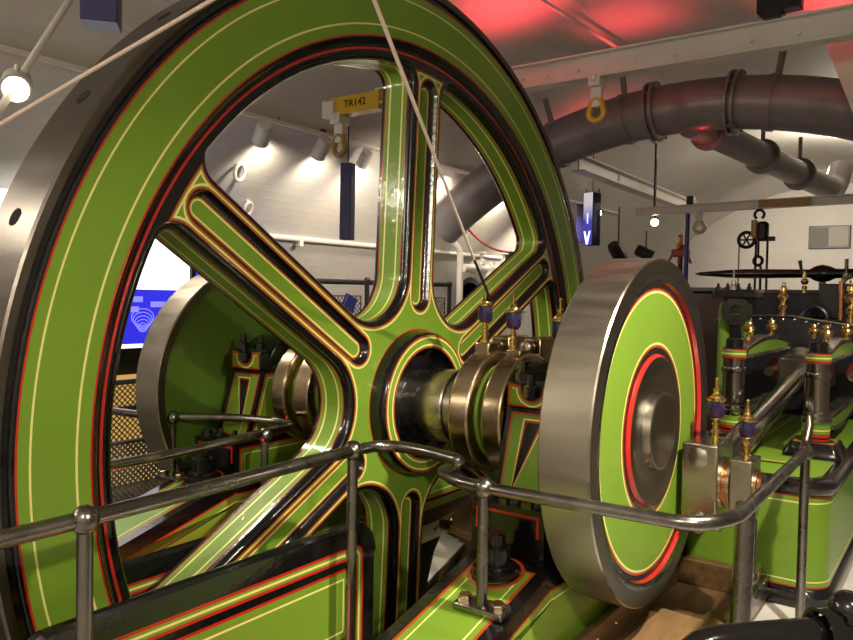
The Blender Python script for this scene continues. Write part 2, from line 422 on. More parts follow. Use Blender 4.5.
# ------------------------------------------------------------------ eccentrics, bearings, beds (built on the near side; the far side is mirrored about MX)
MX = -.083
def mirror_dup(root, label, group=None, dz=0, dx=0, sz=1):
    c = dup(root); l = root.location
    c.location = (2*MX-l.x+dx, l.y, l.z+dz); c.scale = (-1, 1, sz); c['label'] = label
    return c
def hexbolt(b, p, ax, r, h, m, stud=0.0):
    b.lathe([(0, r), (h*.85, r), (h, r*.85)], p, ax, m, 6)
    if stud: b.lathe([(h, r*.5), (h+stud*.8, r*.5), (h+stud, r*.35)], p, ax, m, 12)
def eccentric(x, w, ztop, label):
    r = thing('eccentric', (x, 0, HZ), label, 'eccentric', None)
    b = MB(); b.lathe([(-w/2, .225), (-w/2, .273), (-w/2+.008, .285), (w/2-.008, .285), (w/2, .273), (w/2, .225)], (x, 0, HZ), (1, 0, 0), BRONZE, 72, False)
    # flange faces of the ring
    b.box((x-.01, -.02, HZ+(ztop+.25)/2), (w*.7, .10, ztop-.25), BRONZE)
    st_ = b.build('strap', r, .006)
    b = MB(); b.lathe([(-w*.62, .165), (-w*.62, .222), (-w*.40, .226), (w*.40, .226), (w*.62, .222), (w*.62, .165)], (x, 0, HZ), (1, 0, 0), GREEN, 64, False); b.build('sheave', r)
    b = MB(); b.box((x, .19, HZ+.28), (w*.9, .20, .14), BRONZE); b.box((x, .24, HZ-.25), (w*.9, .16, .12), BRONZE)
    b.box((x, .20, HZ+.02), (w*.9, .16, .42), BRONZE); b.build('strap_lug', r, .008)
    for zz in (.305, -.265):
        b = MB(); b.lathe([(0, .014), (.008, .030), (.055, .030), (.055, .015), (.50, .015), (.50, .030), (.54, .030), (.545, .012)], (x, .01, HZ+zz), (0, 1, 0), STEEL, 12); b.build('bolt', st_)
    b = MB(); b.prism([(.27, HZ-.14), (.27, HZ+.16), (.45, HZ+.07), (1.9, HZ+.20), (1.9, HZ+.12), (.45, HZ-.05)], YZ(x), -.022, .022, DSTEEL); b.build('eccentric_rod', r, .005)
    return r
e1 = eccentric(.405, .110, .325, 'near bronze eccentric strap next to the flywheel hub, inner of the pair')
e2 = eccentric(.575, .105, .300, 'near bronze eccentric strap beside the green bearing, outer of the pair')
mirror_dup(e1, 'far bronze eccentric strap nearest the flywheel hub, seen through the spokes', dz=.0)
mirror_dup(e2, 'far bronze eccentric strap next to the far green bearing', dz=.0)
def oil_cup(loc, label, s=1.0, m=None):
    x, y, z = loc; r = thing('oil_cup', loc, label, 'oil cup', None); m = m or BRASS
    P = lambda L: [(h*s, q*s) for h, q in L]
    b = MB(); b.lathe(P([(0, .022), (.012, .022), (.014, .013), (.026, .013), (.028, .019), (.044, .019), (.048, .012), (.062, .011), (.066, .017), (.074, .017), (.078, .010), (.088, .010), (.092, .024), (.096, .026)]), loc, (0, 0, 1), m, 20); b.build('stem', r)
    b = MB(); b.lathe(P([(.096, .024), (.104, .032), (.112, .034), (.168, .034), (.172, .033)]), loc, (0, 0, 1), GLASS, 24); gb_ = b.build('glass_bowl', r)
    b = MB(); b.lathe(P([(.100, .014), (.104, .024), (.140, .026)]), loc, (0, 0, 1), OIL, 16); b.build('oil', gb_)
    b = MB(); b.lathe(P([(.168, .036), (.172, .040), (.178, .040), (.184, .030), (.190, .028), (.196, .018), (.206, .012), (.210, .014), (.222, .014), (.226, .007), (.255, .006), (.262, .009), (.270, .003)]), loc, (0, 0, 1), m, 24); b.build('lid', r)
    return r
oil_cup((.388, -.03, HZ+.325), 'blue glass oil cup beside the flywheel hub, leftmost of three over the shaft')
oil_cup((.545, -.04, HZ+.300), 'blue glass oil cup on the outer eccentric strap, middle of three over the shaft')
# ---- main bearing pedestal
def bearing():
    x0, x1 = .635, .885; xc = (x0+x1)/2
    r = thing('bearing_pedestal', (xc, 0, .66), 'near green A-frame main bearing with black cap and wedge beside the near crank disc', 'bearing')
    zt, zb, yt, yb = HZ+.07, .66, .235, .345
    b = MB()
    side = [(-yb, zb), (-yt, zt), (yt, zt), (yb, zb)]
    for x, s in ((x1, 1), (x0, -1)):
        P = [(-yb, zb), (-yt, zt), (yt, zt), (yb, zb)]
        b.panel(P, YZ(x), 0, [(.018, BLACK), (.008, ORANGE), (.012, GREEN), (.007, CREAM)], GREEN)
    for s in (1, -1):
        # sloped front with black wedge
        L = sqrt((zt-zb)**2+(yb-yt)**2)
        mp = lambda a, c, d, s=s: V((a, s*(-yb+(yb-yt)*c/L), zb+(zt-zb)*c/L))
        b.panel([(x0, 0), (x1, 0), (x1, L), (x0, L)], mp, 0, [(.022, BLACK), (.010, ORANGE), (.020, GREEN)], GREEN)
        mp2 = lambda a, c, d, s=s: V((a, s*(-yb+(yb-yt)*c/L-.0015), zb+(zt-zb)*c/L))
        b.panel([(x0+.075, .03), (x1-.06, L-.045), (x0+.085, L-.045)][::1], mp2, 0, [(.007, CREAM), (.009, ORANGE)], BLACK)
    b.poly([(x0, -yt, zt), (x1, -yt, zt), (x1, yt, zt), (x0, yt, zt)], BLACK)
    b.build('frame', r)
    # foot plinth with a red-lined front
    b = MB()
    for s in (1, -1):
        b.panel([(.60, .46), (.93, .46), (.93, .675), (.60, .675)], lambda a, c, d, s=s: V((a, s*.455, c)), 0, [], BLACK)
        for q in ((.622, .908, .641, .653), (.622, .634, .565, .641), (.896, .908, .565, .641)): b.poly([(q[0], s*.4562, q[2]), (q[1], s*.4562, q[2]), (q[1], s*.4562, q[3]), (q[0], s*.4562, q[3])], RED)
    b.panel([(-.455, .30), (.455, .30), (.455, .675), (-.455, .675)], YZ(.60), 0, [(.028, BLACK), (.010, RED), (.022, GREEN), (.007, CREAM)], GREEN)
    for x in (.93,): b.poly([(x, -.455, .46), (x, .455, .46), (x, .455, .675), (x, -.455, .675)], BLACK)
    b.poly([(.60, -.455, .675), (.93, -.455, .675), (.93, .455, .675), (.60, .455, .675)], BLACK)
    pn_ = b.build('plinth', r)
    for x in (.66, .77, .88):
        for s in (1, -1): b = MB(); b.lathe([(0, .03), (.03, .03), (.032, .016), (.055, .014)], (x, s*.41, .675), (0, 0, 1), BLACK, 6); b.build('plinth_bolt', pn_)
    # cap with a rounded crown over the shaft and U-notched ends
    b = MB(); prof = [(-.255, zt), (-.255, zt+.105), (-.20, zt+.115)]+[(-.185*cos(a), HZ+.10+.155*sin(a)) for a in [pi*i/14 for i in range(1, 14)]]+[(.20, zt+.115), (.255, zt+.105), (.255, zt)]
    b.prism(prof, YZ(xc), -.118, .118, BLACK); cp_ = b.build('cap', r, .006)
    for s in (1, -1):
        b = MB(); mp = lambda a, c, d, s=s: V((a, s*.2565, c))
        un = lambda q: [(xc+q*cos(a), zt+.082+q*sin(a)) for a in [-pi*i/10 for i in range(11)]]
        U = [(x0+.010, zt+.006), (x1-.010, zt+.006), (x1-.010, zt+.102), (xc+.052, zt+.096)]+un(.050)+[(xc-.052, zt+.096), (x0+.010, zt+.102)]
        b.panel(U, mp, 0, [(.010, ORANGE)], GREEN)
        w_ = [V((x0+.032, s*.2575, zt+.085))]+[V((p[0], s*.2575, p[1])) for p in un(.068)[::-1]]+[V((x1-.032, s*.2575, zt+.085))]
        v_ = [V((x0+.032, s*.2575, zt+.077))]+[V((p[0], s*.2575, p[1])) for p in un(.076)[::-1]]+[V((x1-.032, s*.2575, zt+.077))]
        b.loft([w_, v_], CREAM, closed=False); b.build('cap_lining', cp_)
    for s in (1, -1):
        for x in (xc, xc-.07, xc+.07):
            b = MB(); b.lathe([(0, .032), (.045, .032), (.05, .018), (.095, .016)], (x, s*(.21 if x != xc else .265), zt+.10 if x != xc else zt+.05), (0, 0, 1), BLACK, 6); b.build('cap_bolt', cp_)
    b = MB(); b.box((.965, 0, HZ), (.06, .22, .3), BLACK); b.build('cheek', r, .02)
    return r
bp = bearing()
bpf = mirror_dup(bp, 'far green A-frame main bearing with dark cap, in front of the far crank disc', dx=-.10, dz=.04)
oil_cup((.76, .0, HZ+.255), 'brass oil cup with blue glass on the main bearing, partly behind the near crank disc', 1.05)
c_ = oil_cup((2*MX-.70, .0, HZ+.255), 'small brass oil cup on the far main bearing, seen below the upper left spoke')
# ---- engine bed girder sloping up to the bearing
def bed():
    x0, x1 = .62, .985; r = thing('bed_girder', (.80, -.6, 0), 'green box girder with black edges sloping up to the near main bearing', 'bed girder')
    zt = lambda y: .478+.241*(y+.448)
    P = [(-2.35, 0), (2.2, 0), (2.2, .46), (-.46, .46), (-.50, zt(-.50)), (-2.35, zt(-2.35))]
    b = MB()
    for x in (x0, x1):
        b.panel([(-2.35, 0), (2.2, 0), (2.2, .46), (-.46, .46), (-.50, zt(-.5)), (-2.35, zt(-2.35)+.002)], YZ(x), 0, [(.062, BLACK), (.008, RED), (.028, GREEN), (.007, CREAM)], GREEN)
    b.poly([(x0, -2.35, 0), (x1, -2.35, 0), (x1, -2.35, zt(-2.35)), (x0, -2.35, zt(-2.35))], GREEN)
    b.poly([(x0, 2.2, 0), (x1, 2.2, 0), (x1, 2.2, .46), (x0, 2.2, .46)], GREEN)
    mp = lambda a, c, d: V((a, c, zt(c)+d))
    # top: semicircular bite round the nut
    yc = -.575; xm = .79
    b.panel([(x0, -2.35), (x1, -2.35), (x1, -.47), (x0, -.47)], mp, 0, [(.052, BLACK), (.012, ORANGE), (.024, GREEN), (.007, CREAM)], GREEN)
    b.poly([(x0, -.47, .47), (x1, -.47, .47), (x1, 2.2, .461), (x0, 2.2, .461)], BLACK)
    b.build('girder', r)
    b = MB()
    # holding-down nut on its round black pad ringed in red
    b.lathe([(0, .112), (.005, .112), (.005, .098), (.007, .098), (.012, .092)], (xm, yc, zt(yc)-.003), (0, -.234, .972), [ORANGE, ORANGE, BLACK, BLACK], 40, False)
    b.lathe([(.0, .092), (.02, .092), (.026, .086), (.03, .001)], (xm, yc, zt(yc)), (0, 0, 1), BLACK, 40)
    b.build('nut_pad', r)
    b = MB(); b.lathe([(0, .001), (0, .072), (.014, .074), (.018, .060), (.018, .055), (.075, .055), (.083, .046), (.083, .034), (.125, .034), (.132, .026), (.132, .001)], (xm, yc, zt(yc)+.025), (0, 0, 1), BLACK, 24, False); b.build('holding_down_nut', r)
    return r
bd = bed()
FD = dict(dx=-.025, sz=1.17)
bdf = mirror_dup(bd, 'green box girder with black edges under the far main bearing, behind the flywheel', **FD)
# ---- painted guard plates along the wheel race
def plate(x, label, y1, zt, th=.045):
    r = thing('guard_plate', (x, -1.4, 0), label, 'guard plate')
    b = MB()
    bands = [(.066, BLACK), (.011, RED), (.009, GREEN), (.009, CREAM), (.009, GREEN), (.011, RED), (.028, BLACK), (.011, RED), (.026, GREEN), (.008, CREAM)]
    for d in (th/2, -th/2): P = b.rrpanel(-2.10, y1, .002, zt, (.12, .06, 0, 0), YZ(x), d, bands, GREEN, 8)
    b.loft([[V((x-th/2, p[0], p[1])) for p in P], [V((x+th/2, p[0], p[1])) for p in P]], BLACK)
    b.build('plate', r)
    b = MB(); b.tube([(x, p[0], p[1]) for p in P[:18]], th*.56, BLACK, 10); b.build('edge_bead', r)
    return r
plate(.262, 'green guard plate with black, red and cream borders in front of the flywheel bottom', -.70, .575)
plate(-.47, 'green guard plate behind the flywheel, its black top edge seen through the lower left spokes', -.3, .40)
# ------------------------------------------------------------------ handrails
RR = .0225
def ball(b, p, r=.034): b.sphere(p, r, RAILM, 20, (1, 1, 1.1))
def stanchion(root, x, y, z0, z1, foot=False, r=.0205):
    b = MB(); b.cyl((x, y, z0), (x, y, z1), r, RAILM, seg=18); ball(b, (x, y, z1), .036); b.build('post', root)
    if foot:
        b = MB(); M = Matrix.Rotation(R(13.5), 3, 'X')
        b.box((x, y, z0+.012), (.20, .075, .028), RAILM, M); fp_ = b.build('foot_plate', root, .006)
        for s in (-1, 1):
            b = MB(); hexbolt(b, (x+s*.068, y, z0+.024), (0, -.23, .97), .026, .022, BRONZE); b.build('foot_bolt', fp_)
hr = thing('handrail', (.6, -.9, 0), 'worn steel handrail bent round the near crank disc, crossing the whole foreground', 'handrail')
z1, z2 = .917, .832
pts = fillet([(.43, -3.4, z1), (.415, -2.0, z1), (.368, -1.0, z1), (.37, -.765, z1), (.56, -.755, z1), (.765, -.80, z1-.004), (.69, -.76, z1-.05), (.635, -.735, z2+.01), (.73, -.785, z2), (.90, -.805, z2), (1.60, -.775, z2), (1.672, -.60, z2), (1.655, .72, z2)],
             [.3, .3, .14, .2, .035, .03, .035, .05, .1, .12, .08], 7)
b = MB(); b.tube(pts, RR, RAILM, 16); b.build('rail', hr)
stanchion(hr, .421, -2.03, 0, z1); stanchion(hr, .366, -.935, 0, z1)
stanchion(hr, .868, -.808, .445-.05, z2, True)
stanchion(hr, 1.656, .70, 0, z2)
b = MB(); b.cyl((1.632, -.385, 0), (1.640, -.36, z2-.012), .033, RAILM, seg=24); b.build('corner_post', hr)
b = MB(); b.tube([(1.655, .66, z2+.01), (1.650, .74, z2+.03), (1.655, .79, z2+.11), (1.65, .80, z2+.15)], [.022, .022, .018, .012], DSTEEL, 12); b.build('end_hook', hr)
hf = thing('handrail', (-.9, -.5, 0), 'thin steel handrail round the far crank pit, looped at its end behind the flywheel spokes', 'handrail')
pts = fillet([(-.55, -2.6, .80), (-.55, -1.34, .80), (-.55, -.98, .80), (-.55, -.52, .822), (-.55, -.34, .83), (-.70, -.30, .83), (-.95, -.365, .832), (-1.30, -.66, .835), (-1.62, -.69, .835), (-2.3, -.74, .835)], [.2, .2, .2, .06, .06, .2, .2, .2], 7)
b = MB(); b.tube(pts, RR*.95, RAILM, 16); b.build('rail', hf)
stanchion(hf, -1.20, -.60, .50, .832, True, .019); stanchion(hf, -.55, -.54, .0, .81, False, .019)
hv = thing('visitor_rail', (1.9, -1.8, 0), 'glossy black tubular visitor rail at the bottom right corner', 'rail')
b = MB(); b.tube(fillet([(1.845, -1.77, .72), (1.85, -1.76, .908), (2.081, -1.505, .908), (2.9, -.60, .908)], .07), .026, BLACK, 20); b.build('rail', hv)
b = MB(); b.lathe([(0, .036), (0, .042), (.03, .042), (.03, .036)], (2.03, -1.561, .908), (.67, .74, 0), BLACK, 20, False); b.build('collar', hv)
b = MB(); b.cyl((2.072, -1.515, 0), (2.072, -1.515, .90), .026, BLACK); b.sphere((2.072, -1.515, .945), .034, BLACK); b.build('post', hv)
b = MB(); b.cyl((1.845, -1.77, 0), (1.845, -1.77, .74), .0285, BLACK); b.build('post', hv)
# ------------------------------------------------------------------ near engine: connecting rod, guide columns, slide bars, bed, cylinder
NAVY = mat('dark_navy_lagging', (.012, .012, .02), .3, coat=.3, noise=.2, nscale=6)
MAROON = mat('maroon_enamel', (.16, .008, .012), .3, coat=.3)
cr = thing('connecting_rod', (1.30, .38, .78), 'polished steel connecting rod with square big end and bronze bush beside the near crank disc', 'connecting rod')
PY_, PZ_ = .42, .70
b = MB(); x0, x1 = 1.222, 1.375
prof = [(.30, .56), (.33, .50), (.42, .475), (.53, .50), (.56, .56), (.56, .88), (.30, .88)]
b.prism(prof, YZ(0), x0, x1, STEEL); b.build('big_end', cr, .008)
for z in (.82, .53):
    b = MB(); b.lathe([(0, .045), (.012, .043), (.02, .02), (.021, .001)], (1.295, .30, z), (0, -1, 0), STEEL, 20); b.build('bolt_head', cr)
b = MB(); b.lathe([(0, .115), (.012, .115), (.014, .10), (.028, .10), (.03, .112), (.043, .112), (.043, .06)], (1.375, PY_, PZ_), (1, 0, 0), [BRONZE, BRONZE, COPPER, BRONZE, BRONZE, BRONZE], 40); b.build('bronze_bush', cr)
b = MB(); b.prism([(.33, .575), (.36, .555), (.48, .555), (.51, .575), (.51, .825), (.33, .825)], YZ(0), 1.418, 1.508, STEEL); b.build('link_block', cr, .006)
b = MB(); b.lathe([(0, .075), (.012, .075), (.016, .066), (.03, .066), (.034, .055), (.038, .001)], (1.508, PY_, PZ_), (1, 0, 0), [BRONZE, BRONZE, COPPER, STEEL, STEEL], 32); b.build('pin_collar', cr)
b = MB(); a0_, a1_ = V((1.30, .50, .72)), V((1.31, 3.0, 1.06)); d_ = (a1_-a0_)
b.lathe([(0, .07), (.10*d_.length, .075), (.5*d_.length, .066), (d_.length, .055)], a0_, d_, BRITE, 32); b.build('rod', cr)
b = MB(); b.cyl((1.50, .42, .56), (1.50, .42, .30), .018, DSTEEL); b.sphere((1.50, .42, .30), .03, DSTEEL); b.build('drain_pipe', cr)
oil_cup((1.325, .45, .88), 'brass oil cup on the square big end, left one of two beside the near disc', 1.05)
oil_cup((1.465, .42, .825), 'brass oil cup on the small link block, right one of two beside the near disc', .95)
bb = thing('engine_bed', (1.28, 1.0, 0), 'green engine bed with rounded black-edged corner, on the pale floor at the right', 'engine bed')
bx0, bx1, by0, by1 = 1.022, 1.715, 1.02, 3.48
b = MB(); out = rrect(bx0, bx1, by0, by1, (.08, .08, .08, .14), 8)
ring = lambda t, z: [V((p[0], p[1], z)) for p in rrect(bx0+t, bx1-t, by0+t, by1-t, (.08, .08, .08, .14), 8)]
lv = [(-.028, 0), (-.028, .055), (-.010, .085), (-.004, .090), (0, .092), (0, .100), (0, .122), (0, .129), (0, .515), (0, .522), (0, .545), (0, .553), (-.004, .556), (-.022, .580), (-.028, .60), (-.022, .622), (0, .632), (.05, .634)]
ms = [BLACK, BLACK, BLACK, BLACK, RED, GREEN, CREAM, GREEN, CREAM, GREEN, RED, BLACK, BLACK, BLACK, BLACK, BLACK, BLACK]
b.loft([ring(t, z) for t, z in lv], ms); b.poly(ring(.05, .634), GREEN); b.build('bed', bb)
b = MB(); b.panel([(1.12, 1.35), (1.52, 1.35), (1.52, 3.4), (1.12, 3.4)], XY(.636), 0, [(.02, BLACK), (.01, RED), (.03, GREEN), (.008, CREAM)], GREEN); b.build('top_lining', bb)
def guide_column(x, y, label):
    r = thing('guide_column', (x, y, .634), label, 'column', 'slide bar columns')
    b = MB(); b.panel(rrect(x-.12, x+.12, y-.12, y+.12, .03, 4), XY(.72), 0, [(.012, BLACK), (.01, ORANGE), (.012, GREEN)], GREEN)
    b.loft([[V((p[0], p[1], z)) for p in rrect(x-q, x+q, y-q, y+q, .03, 4)] for q, z in ((.15, .635), (.15, .66), (.13, .70), (.12, .72))], BLACK); b.build('foot', r)
    def L(nm, pr, m): 
        b = MB(); b.lathe(pr, (x, y, 0), (0, 0, 1), m, 32); b.build(nm, r)
    L('lower_band', [(.72, .10), (.725, .075), (.735, .075), (.745, .075), (.765, .075), (.782, .075), (.789, .075), (.808, .075), (.825, .075)], [BLACK, RED, BLACK, RED, GREEN, CREAM, GREEN, GREEN][:8])
    L('shaft', [(.825, .078), (.832, .082), (.855, .082), (.862, .074), (.88, .072), (.885, .066), (1.08, .066), (1.085, .073), (1.10, .075), (1.112, .073), (1.116, .064), (1.165, .064)], BRITE)
    L('upper_band', [(1.165, .068), (1.172, .070), (1.180, .070), (1.192, .070), (1.200, .070), (1.215, .070), (1.222, .070), (1.230, .066)], [RED, RED, GREEN, CREAM, GREEN, RED, BLACK])
    L('cap_nut', [(1.228, .05), (1.28, .05), (1.288, .04), (1.289, .001)], BLACK)
    return r
def slide_bar(x, y, label, low=False):
    r = thing('slide_bar', (x, y, 1.16), label, 'slide bar', None)
    n = 14; L = 1.5; s = -1 if low else 1; zb = .84 if low else 1.155
    top = [(y+.03+L*i/n, zb+s*(.045+.085*sin(pi*(i/n))**.9)) for i in range(n+1)]
    P = [(y+.03, zb), (y+.03+L, zb)]+top[::-1]
    b = MB(); b.prism(P, YZ(x), -.05, .05, STEEL); b.build('bar', r, .006)
    b = MB()
    for d in (.0512, -.0512):
        Q = [(p[0]*.86+(y+.03+L/2)*.14, zb+s*.026+(p[1]-zb)*.55) for p in P]
        b.poly([V((x+d, q[0], q[1])) for q in Q], GREEN)
    b.build('recess_paint', r); return r
CA, CB, CY = 1.085, 1.545, 1.75
guide_column(CA, CY, 'steel guide column with green bands, the one just right of the near disc')
guide_column(CB, CY, 'steel guide column with green bands behind the end of the handrail')
slide_bar(CA, CY, 'fish-bellied green slide bar behind the left guide column')
slide_bar(CB, CY, 'fish-bellied green slide bar behind the right guide column, cut by the frame edge')
slide_bar(CA, CY, 'lower slide bar behind the left guide column', True); slide_bar(CB, CY, 'lower slide bar behind the right guide column', True)
ch = thing('crosshead', (1.31, 2.6, 1.0), 'dark steel crosshead between the slide bars at the end of the connecting rod', 'crosshead')
b = MB(); b.bx(1.15, 1.49, 2.72, 2.98, .93, 1.13, DSTEEL); b.build('block', ch, .02)
# cylinder with lagging
cy = thing('steam_cylinder', (1.25, 3.9, 0), 'dark steam cylinder block with riveted top edge and red gland, behind the slide bars', 'steam cylinder')
b = MB(); b.prism([(.54, .65), (.54, 1.34), (.56, 1.40), (1.10, 1.40), (1.30, 1.37), (1.62, 1.33), (2.2, 1.27), (2.2, .65)], XZ(0), 3.55, 3.62, NAVY); b.build('end_plate', cy, .006)
b = MB(); b.tube([(.50, 3.54, 1.34), (.56, 3.54, 1.402), (1.10, 3.54, 1.402), (1.30, 3.54, 1.372), (1.62, 3.54, 1.332), (2.2, 3.54, 1.272)], .011, STEEL, 8); b.build('top_edge', cy)
b = MB(); b.bx(.55, 2.3, 3.64, 5.6, 0, 1.38, NAVY); b.build('cylinder_body', cy, .03)
for k in range(14):
    xx = .60+k*.085; zz = 1.375 if xx < 1.1 else 1.375-(xx-1.1)*.13
    b = MB(); b.sphere((xx, 3.545, zz), .011, STEEL, 8); b.build('rivet', cy)
for x in (1.05, 1.60):
    b = MB(); b.lathe([(0, .085), (.04, .09), (.05, .075), (.16, .075), (.17, .088), (.22, .088)], (x, 3.28, 1.0), (0, 1, 0), MAROON, 32); b.build('red_gland', cy)
    b = MB(); b.cyl((x+.0, 2.95, 1.0), (x, 3.3, 1.0), .035, STEEL); b.build('piston_rod', cy)
    b = MB(); b.lathe([(0, .06), (.05, .062), (.06, .12), (.08, .12)], (x+.14, 3.30, 1.05), (0, 1, 0), DSTEEL, 24); b.build('gland_cover', cy)
vc = thing('valve_chest', (1.3, 4.2, 1.38), 'dark grey valve chest with round port covers on top of the cylinder', 'valve chest')
b = MB(); b.bx(.56, 2.3, 4.3, 5.3, 1.38, 1.60, NAVY); b.build('chest', vc, .015)
GREYP = mat('dark_grey_panel', (.07, .07, .075), .4, noise=.1)
b = MB(); b.bx(-.1, 1.15, 4.9, 4.95, 1.50, 1.64, GREYP); b.build('grey_panel', vc)
b = MB(); b.bx(1.20, 1.42, 4.1, 4.4, 1.38, 1.68, NAVY); b.build('side_box', vc, .01)
b = MB(); b.tube([V((1.18+.10*cos(a), 4.0, 1.38+.10*sin(a))) for a in [pi*i/12 for i in range(13)]], .03, NAVY, 10); b.build('pipe_bend', vc)
b = MB(); b.cyl((1.38, 4.0, 1.36), (1.38, 4.0, 1.70), .022, COPPER); b.build('copper_pipe', vc)
b = MB(); b.tube(fillet([(1.38, 4.0, 1.66), (1.40, 4.0, 1.72), (1.45, 4.0, 1.74)], .03), .02, STEEL, 10); b.build('pipe_elbow', vc)
mb_ = thing('side_casing', (.4, 3.9, 0), 'dark maroon cast casing behind the near crank disc', 'casing')
b = MB(); b.bx(-.15, .50, 3.9, 4.6, 0, 1.60, DREDP); b.build('casing', mb_, .02)
b = MB(); b.bx(-.2, .52, 3.85, 4.65, 1.60, 1.635, GREYP); b.build('lid', mb_, .006)
vg = thing('valve_gear_bracket', (.75, 3.2, .9), 'green curved valve gear bracket with black pulley, right of the near disc', 'bracket')
b = MB(); b.tube(fillet([(.655, 3.2, .65), (.655, 3.2, 1.50), (.80, 3.2, 1.54), (.83, 3.25, 1.2)], [.12, .08]), .045, GREEN, 16); b.build('bracket', vg)
b = MB(); b.lathe([(-.04, .05), (-.04, .11), (-.015, .115), (-.015, .095), (.015, .095), (.015, .115), (.04, .11), (.04, .05), (-.04, .05)], (.765, 3.14, 1.44), (-.12, 1, 0), BLACK, 32, False); b.build('pulley', vg)
b = MB(); b.bx(.60, .92, 3.05, 3.35, 1.535, 1.605, BLACK); b.build('cap', vg, .012)
for xx in (.63, .70, .78, .86):
    b = MB(); b.lathe([(0, .02), (.02, .02), (.025, .012), (.05, .01)], (xx, 3.1, 1.605), (0, 0, 1), BLACK, 6); b.build('cap_nut', vg)
b = MB(); b.lathe([(0, .035), (.03, .035), (.04, .02), (.07, .018), (.075, .006), (.16, .006), (.16, .001)], (.745, 3.1, 1.605), (0, 0, 1), STEEL, 14); b.build('finial', vg)
# long black weigh bar
wb = thing('weigh_bar', (.8, 4.6, 1.78), 'long horizontal black tapered bar with round boss above the cylinder', 'bar')
b = MB(); b.lathe([(0, .002), (.05, .018), (.30, .038), (.5, .046), (1.05, .040), (1.10, .07), (1.16, .085), (1.22, .07), (1.27, .045), (3.0, .045)], (-.03, 4.75, 1.79), (1, 0, 0), BLACK, 24); b.build('bar', wb)
b = MB(); b.cyl((1.13, 4.75, 1.60), (1.13, 4.75, 1.75), .03, DSTEEL); b.build('stand', wb)
b = MB(); b.cyl((1.33, 4.70, 1.78), (1.33, 4.70, 1.92), .016, DSTEEL); b.lathe([(0, .032), (.05, .034)], (1.33, 4.70, 1.74), (0, 0, 1), STEEL, 14); b.build('pointer', wb)
def lubricator(loc, label, h=.27, lever=False):
    x, y, z = loc; s = h/.27; r = thing('lubricator', loc, label, 'lubricator', None)
    P = lambda L: [(a*s, q*s) for a, q in L]
    b = MB(); b.lathe(P([(0, .028), (.03, .028), (.035, .018), (.05, .018), (.055, .032), (.08, .034), (.09, .02), (.105, .018), (.115, .034), (.135, .046), (.155, .046), (.172, .032), (.18, .018), (.195, .018), (.20, .028), (.225, .026), (.235, .014), (.25, .016), (.262, .012), (.27, .001)]), loc, (0, 0, 1), BRASS, 20); b.build('body', r)
    if lever:
        b = MB(); b.tube([(x, y, z+.22*s), (x-.03, y, z+.29*s), (x-.045, y, z+.40*s)], [.012, .012, .018], BLACK, 10); b.build('lever', r)
    return r
lubricator((1.02, 3.56, 1.40), 'tall brass lubricator on the cylinder edge, below the chain hoist', .28)
lubricator((1.50, 3.58, 1.36), 'tall brass lubricator at the right frame edge beside a copper pipe', .34)
lubricator((1.03, 4.45, 1.60), 'brass lubricator with black lever in front of the long black bar', .20, True)
def knob(loc, label, s=1.0):
    r = thing('oiler', loc, label, 'oiler', 'brass oilers on the slide bars'); x, y, z = loc
    b = MB(); b.lathe([(h*s, q*s) for h, q in [(0, .02), (.015, .02), (.02, .012), (.03, .012), (.036, .034), (.055, .042), (.07, .034), (.078, .018), (.085, .016), (.09, .026), (.10, .022), (.108, .001)]], loc, (0, 0, 1), BRASS, 18); b.build('cup', r)
    return r
knob((1.045, 2.3, 1.275), 'brass oiler on the left slide bar, nearest the guide column')
knob((1.125, 2.62, 1.285), 'brass oiler above the middle of the left slide bar')
knob((1.40, 2.55, 1.27), 'dim brass oiler between the two slide bars', .95)
knob((1.53, 2.15, 1.27), 'brass oiler on the right slide bar, just behind its column')
knob((1.60, 2.5, 1.275), 'brass oiler at the right frame edge on the right slide bar')
# crank pit boards
WOOD = mat('oily_brown_wood', (.115, .065, .028), .4, noise=.35, nscale=5, stretch=(6, .6, 6), rvar=.1)
PLY = mat('brown_plywood', (.30, .18, .08), .6, noise=.25, nscale=6, stretch=(4, 1, 4))
tr = thing('oil_tray', (1.2, .3, 0), 'brown wooden oil tray on the floor under the near crank disc', 'tray')
b = MB(); b.bx(1.0, 1.46, -.70, .98, .002, .02, WOOD); b.build('base', tr)
b = MB(); b.bx(1.005, 1.035, -.72, 1.0, .02, .16, WOOD); sb_ = b.build('side_board', tr, .004)
b = MB(); b.bx(1.035, 1.43, .93, 1.0, .02, .15, WOOD); b.build('end_board', tr, .004)
b = MB(); b.bx(1.43, 1.46, -.70, 1.0, .02, .13, RAILM); b.build('metal_edge', tr, .004)
for k in range(7):
    b = MB(); b.sphere((1.034, -.55+k*.2, .10), .010, BRASS, 8); b.build('rivet', sb_)
pl = MB(); pl.prism([(1.06, -.25), (1.40, -.20), (1.42, .45), (1.33, .52), (1.31, .46), (1.10, .48)], XY(.03), 0, .012, PLY)
o = pl.build('plywood_sheet'); tag(o, 'loose brown plywood sheet lying in the oil tray below the near disc', 'board'); o.location.z += 0
kb = MB(); kb.bx(-.73, -.62, -2.3, 2.6, .0, .10, WOOD); o = kb.build('kerb_board', None, .006); tag(o, 'brown wooden kerb board along the far edge of the flywheel pit', 'board')
kb = MB(); kb.bx(.44, .56, .20, 2.4, .0, .16, WOOD); o = kb.build('kerb_board', None, .006); tag(o, 'brown wooden kerb board beside the near bed, behind the black nut', 'board')
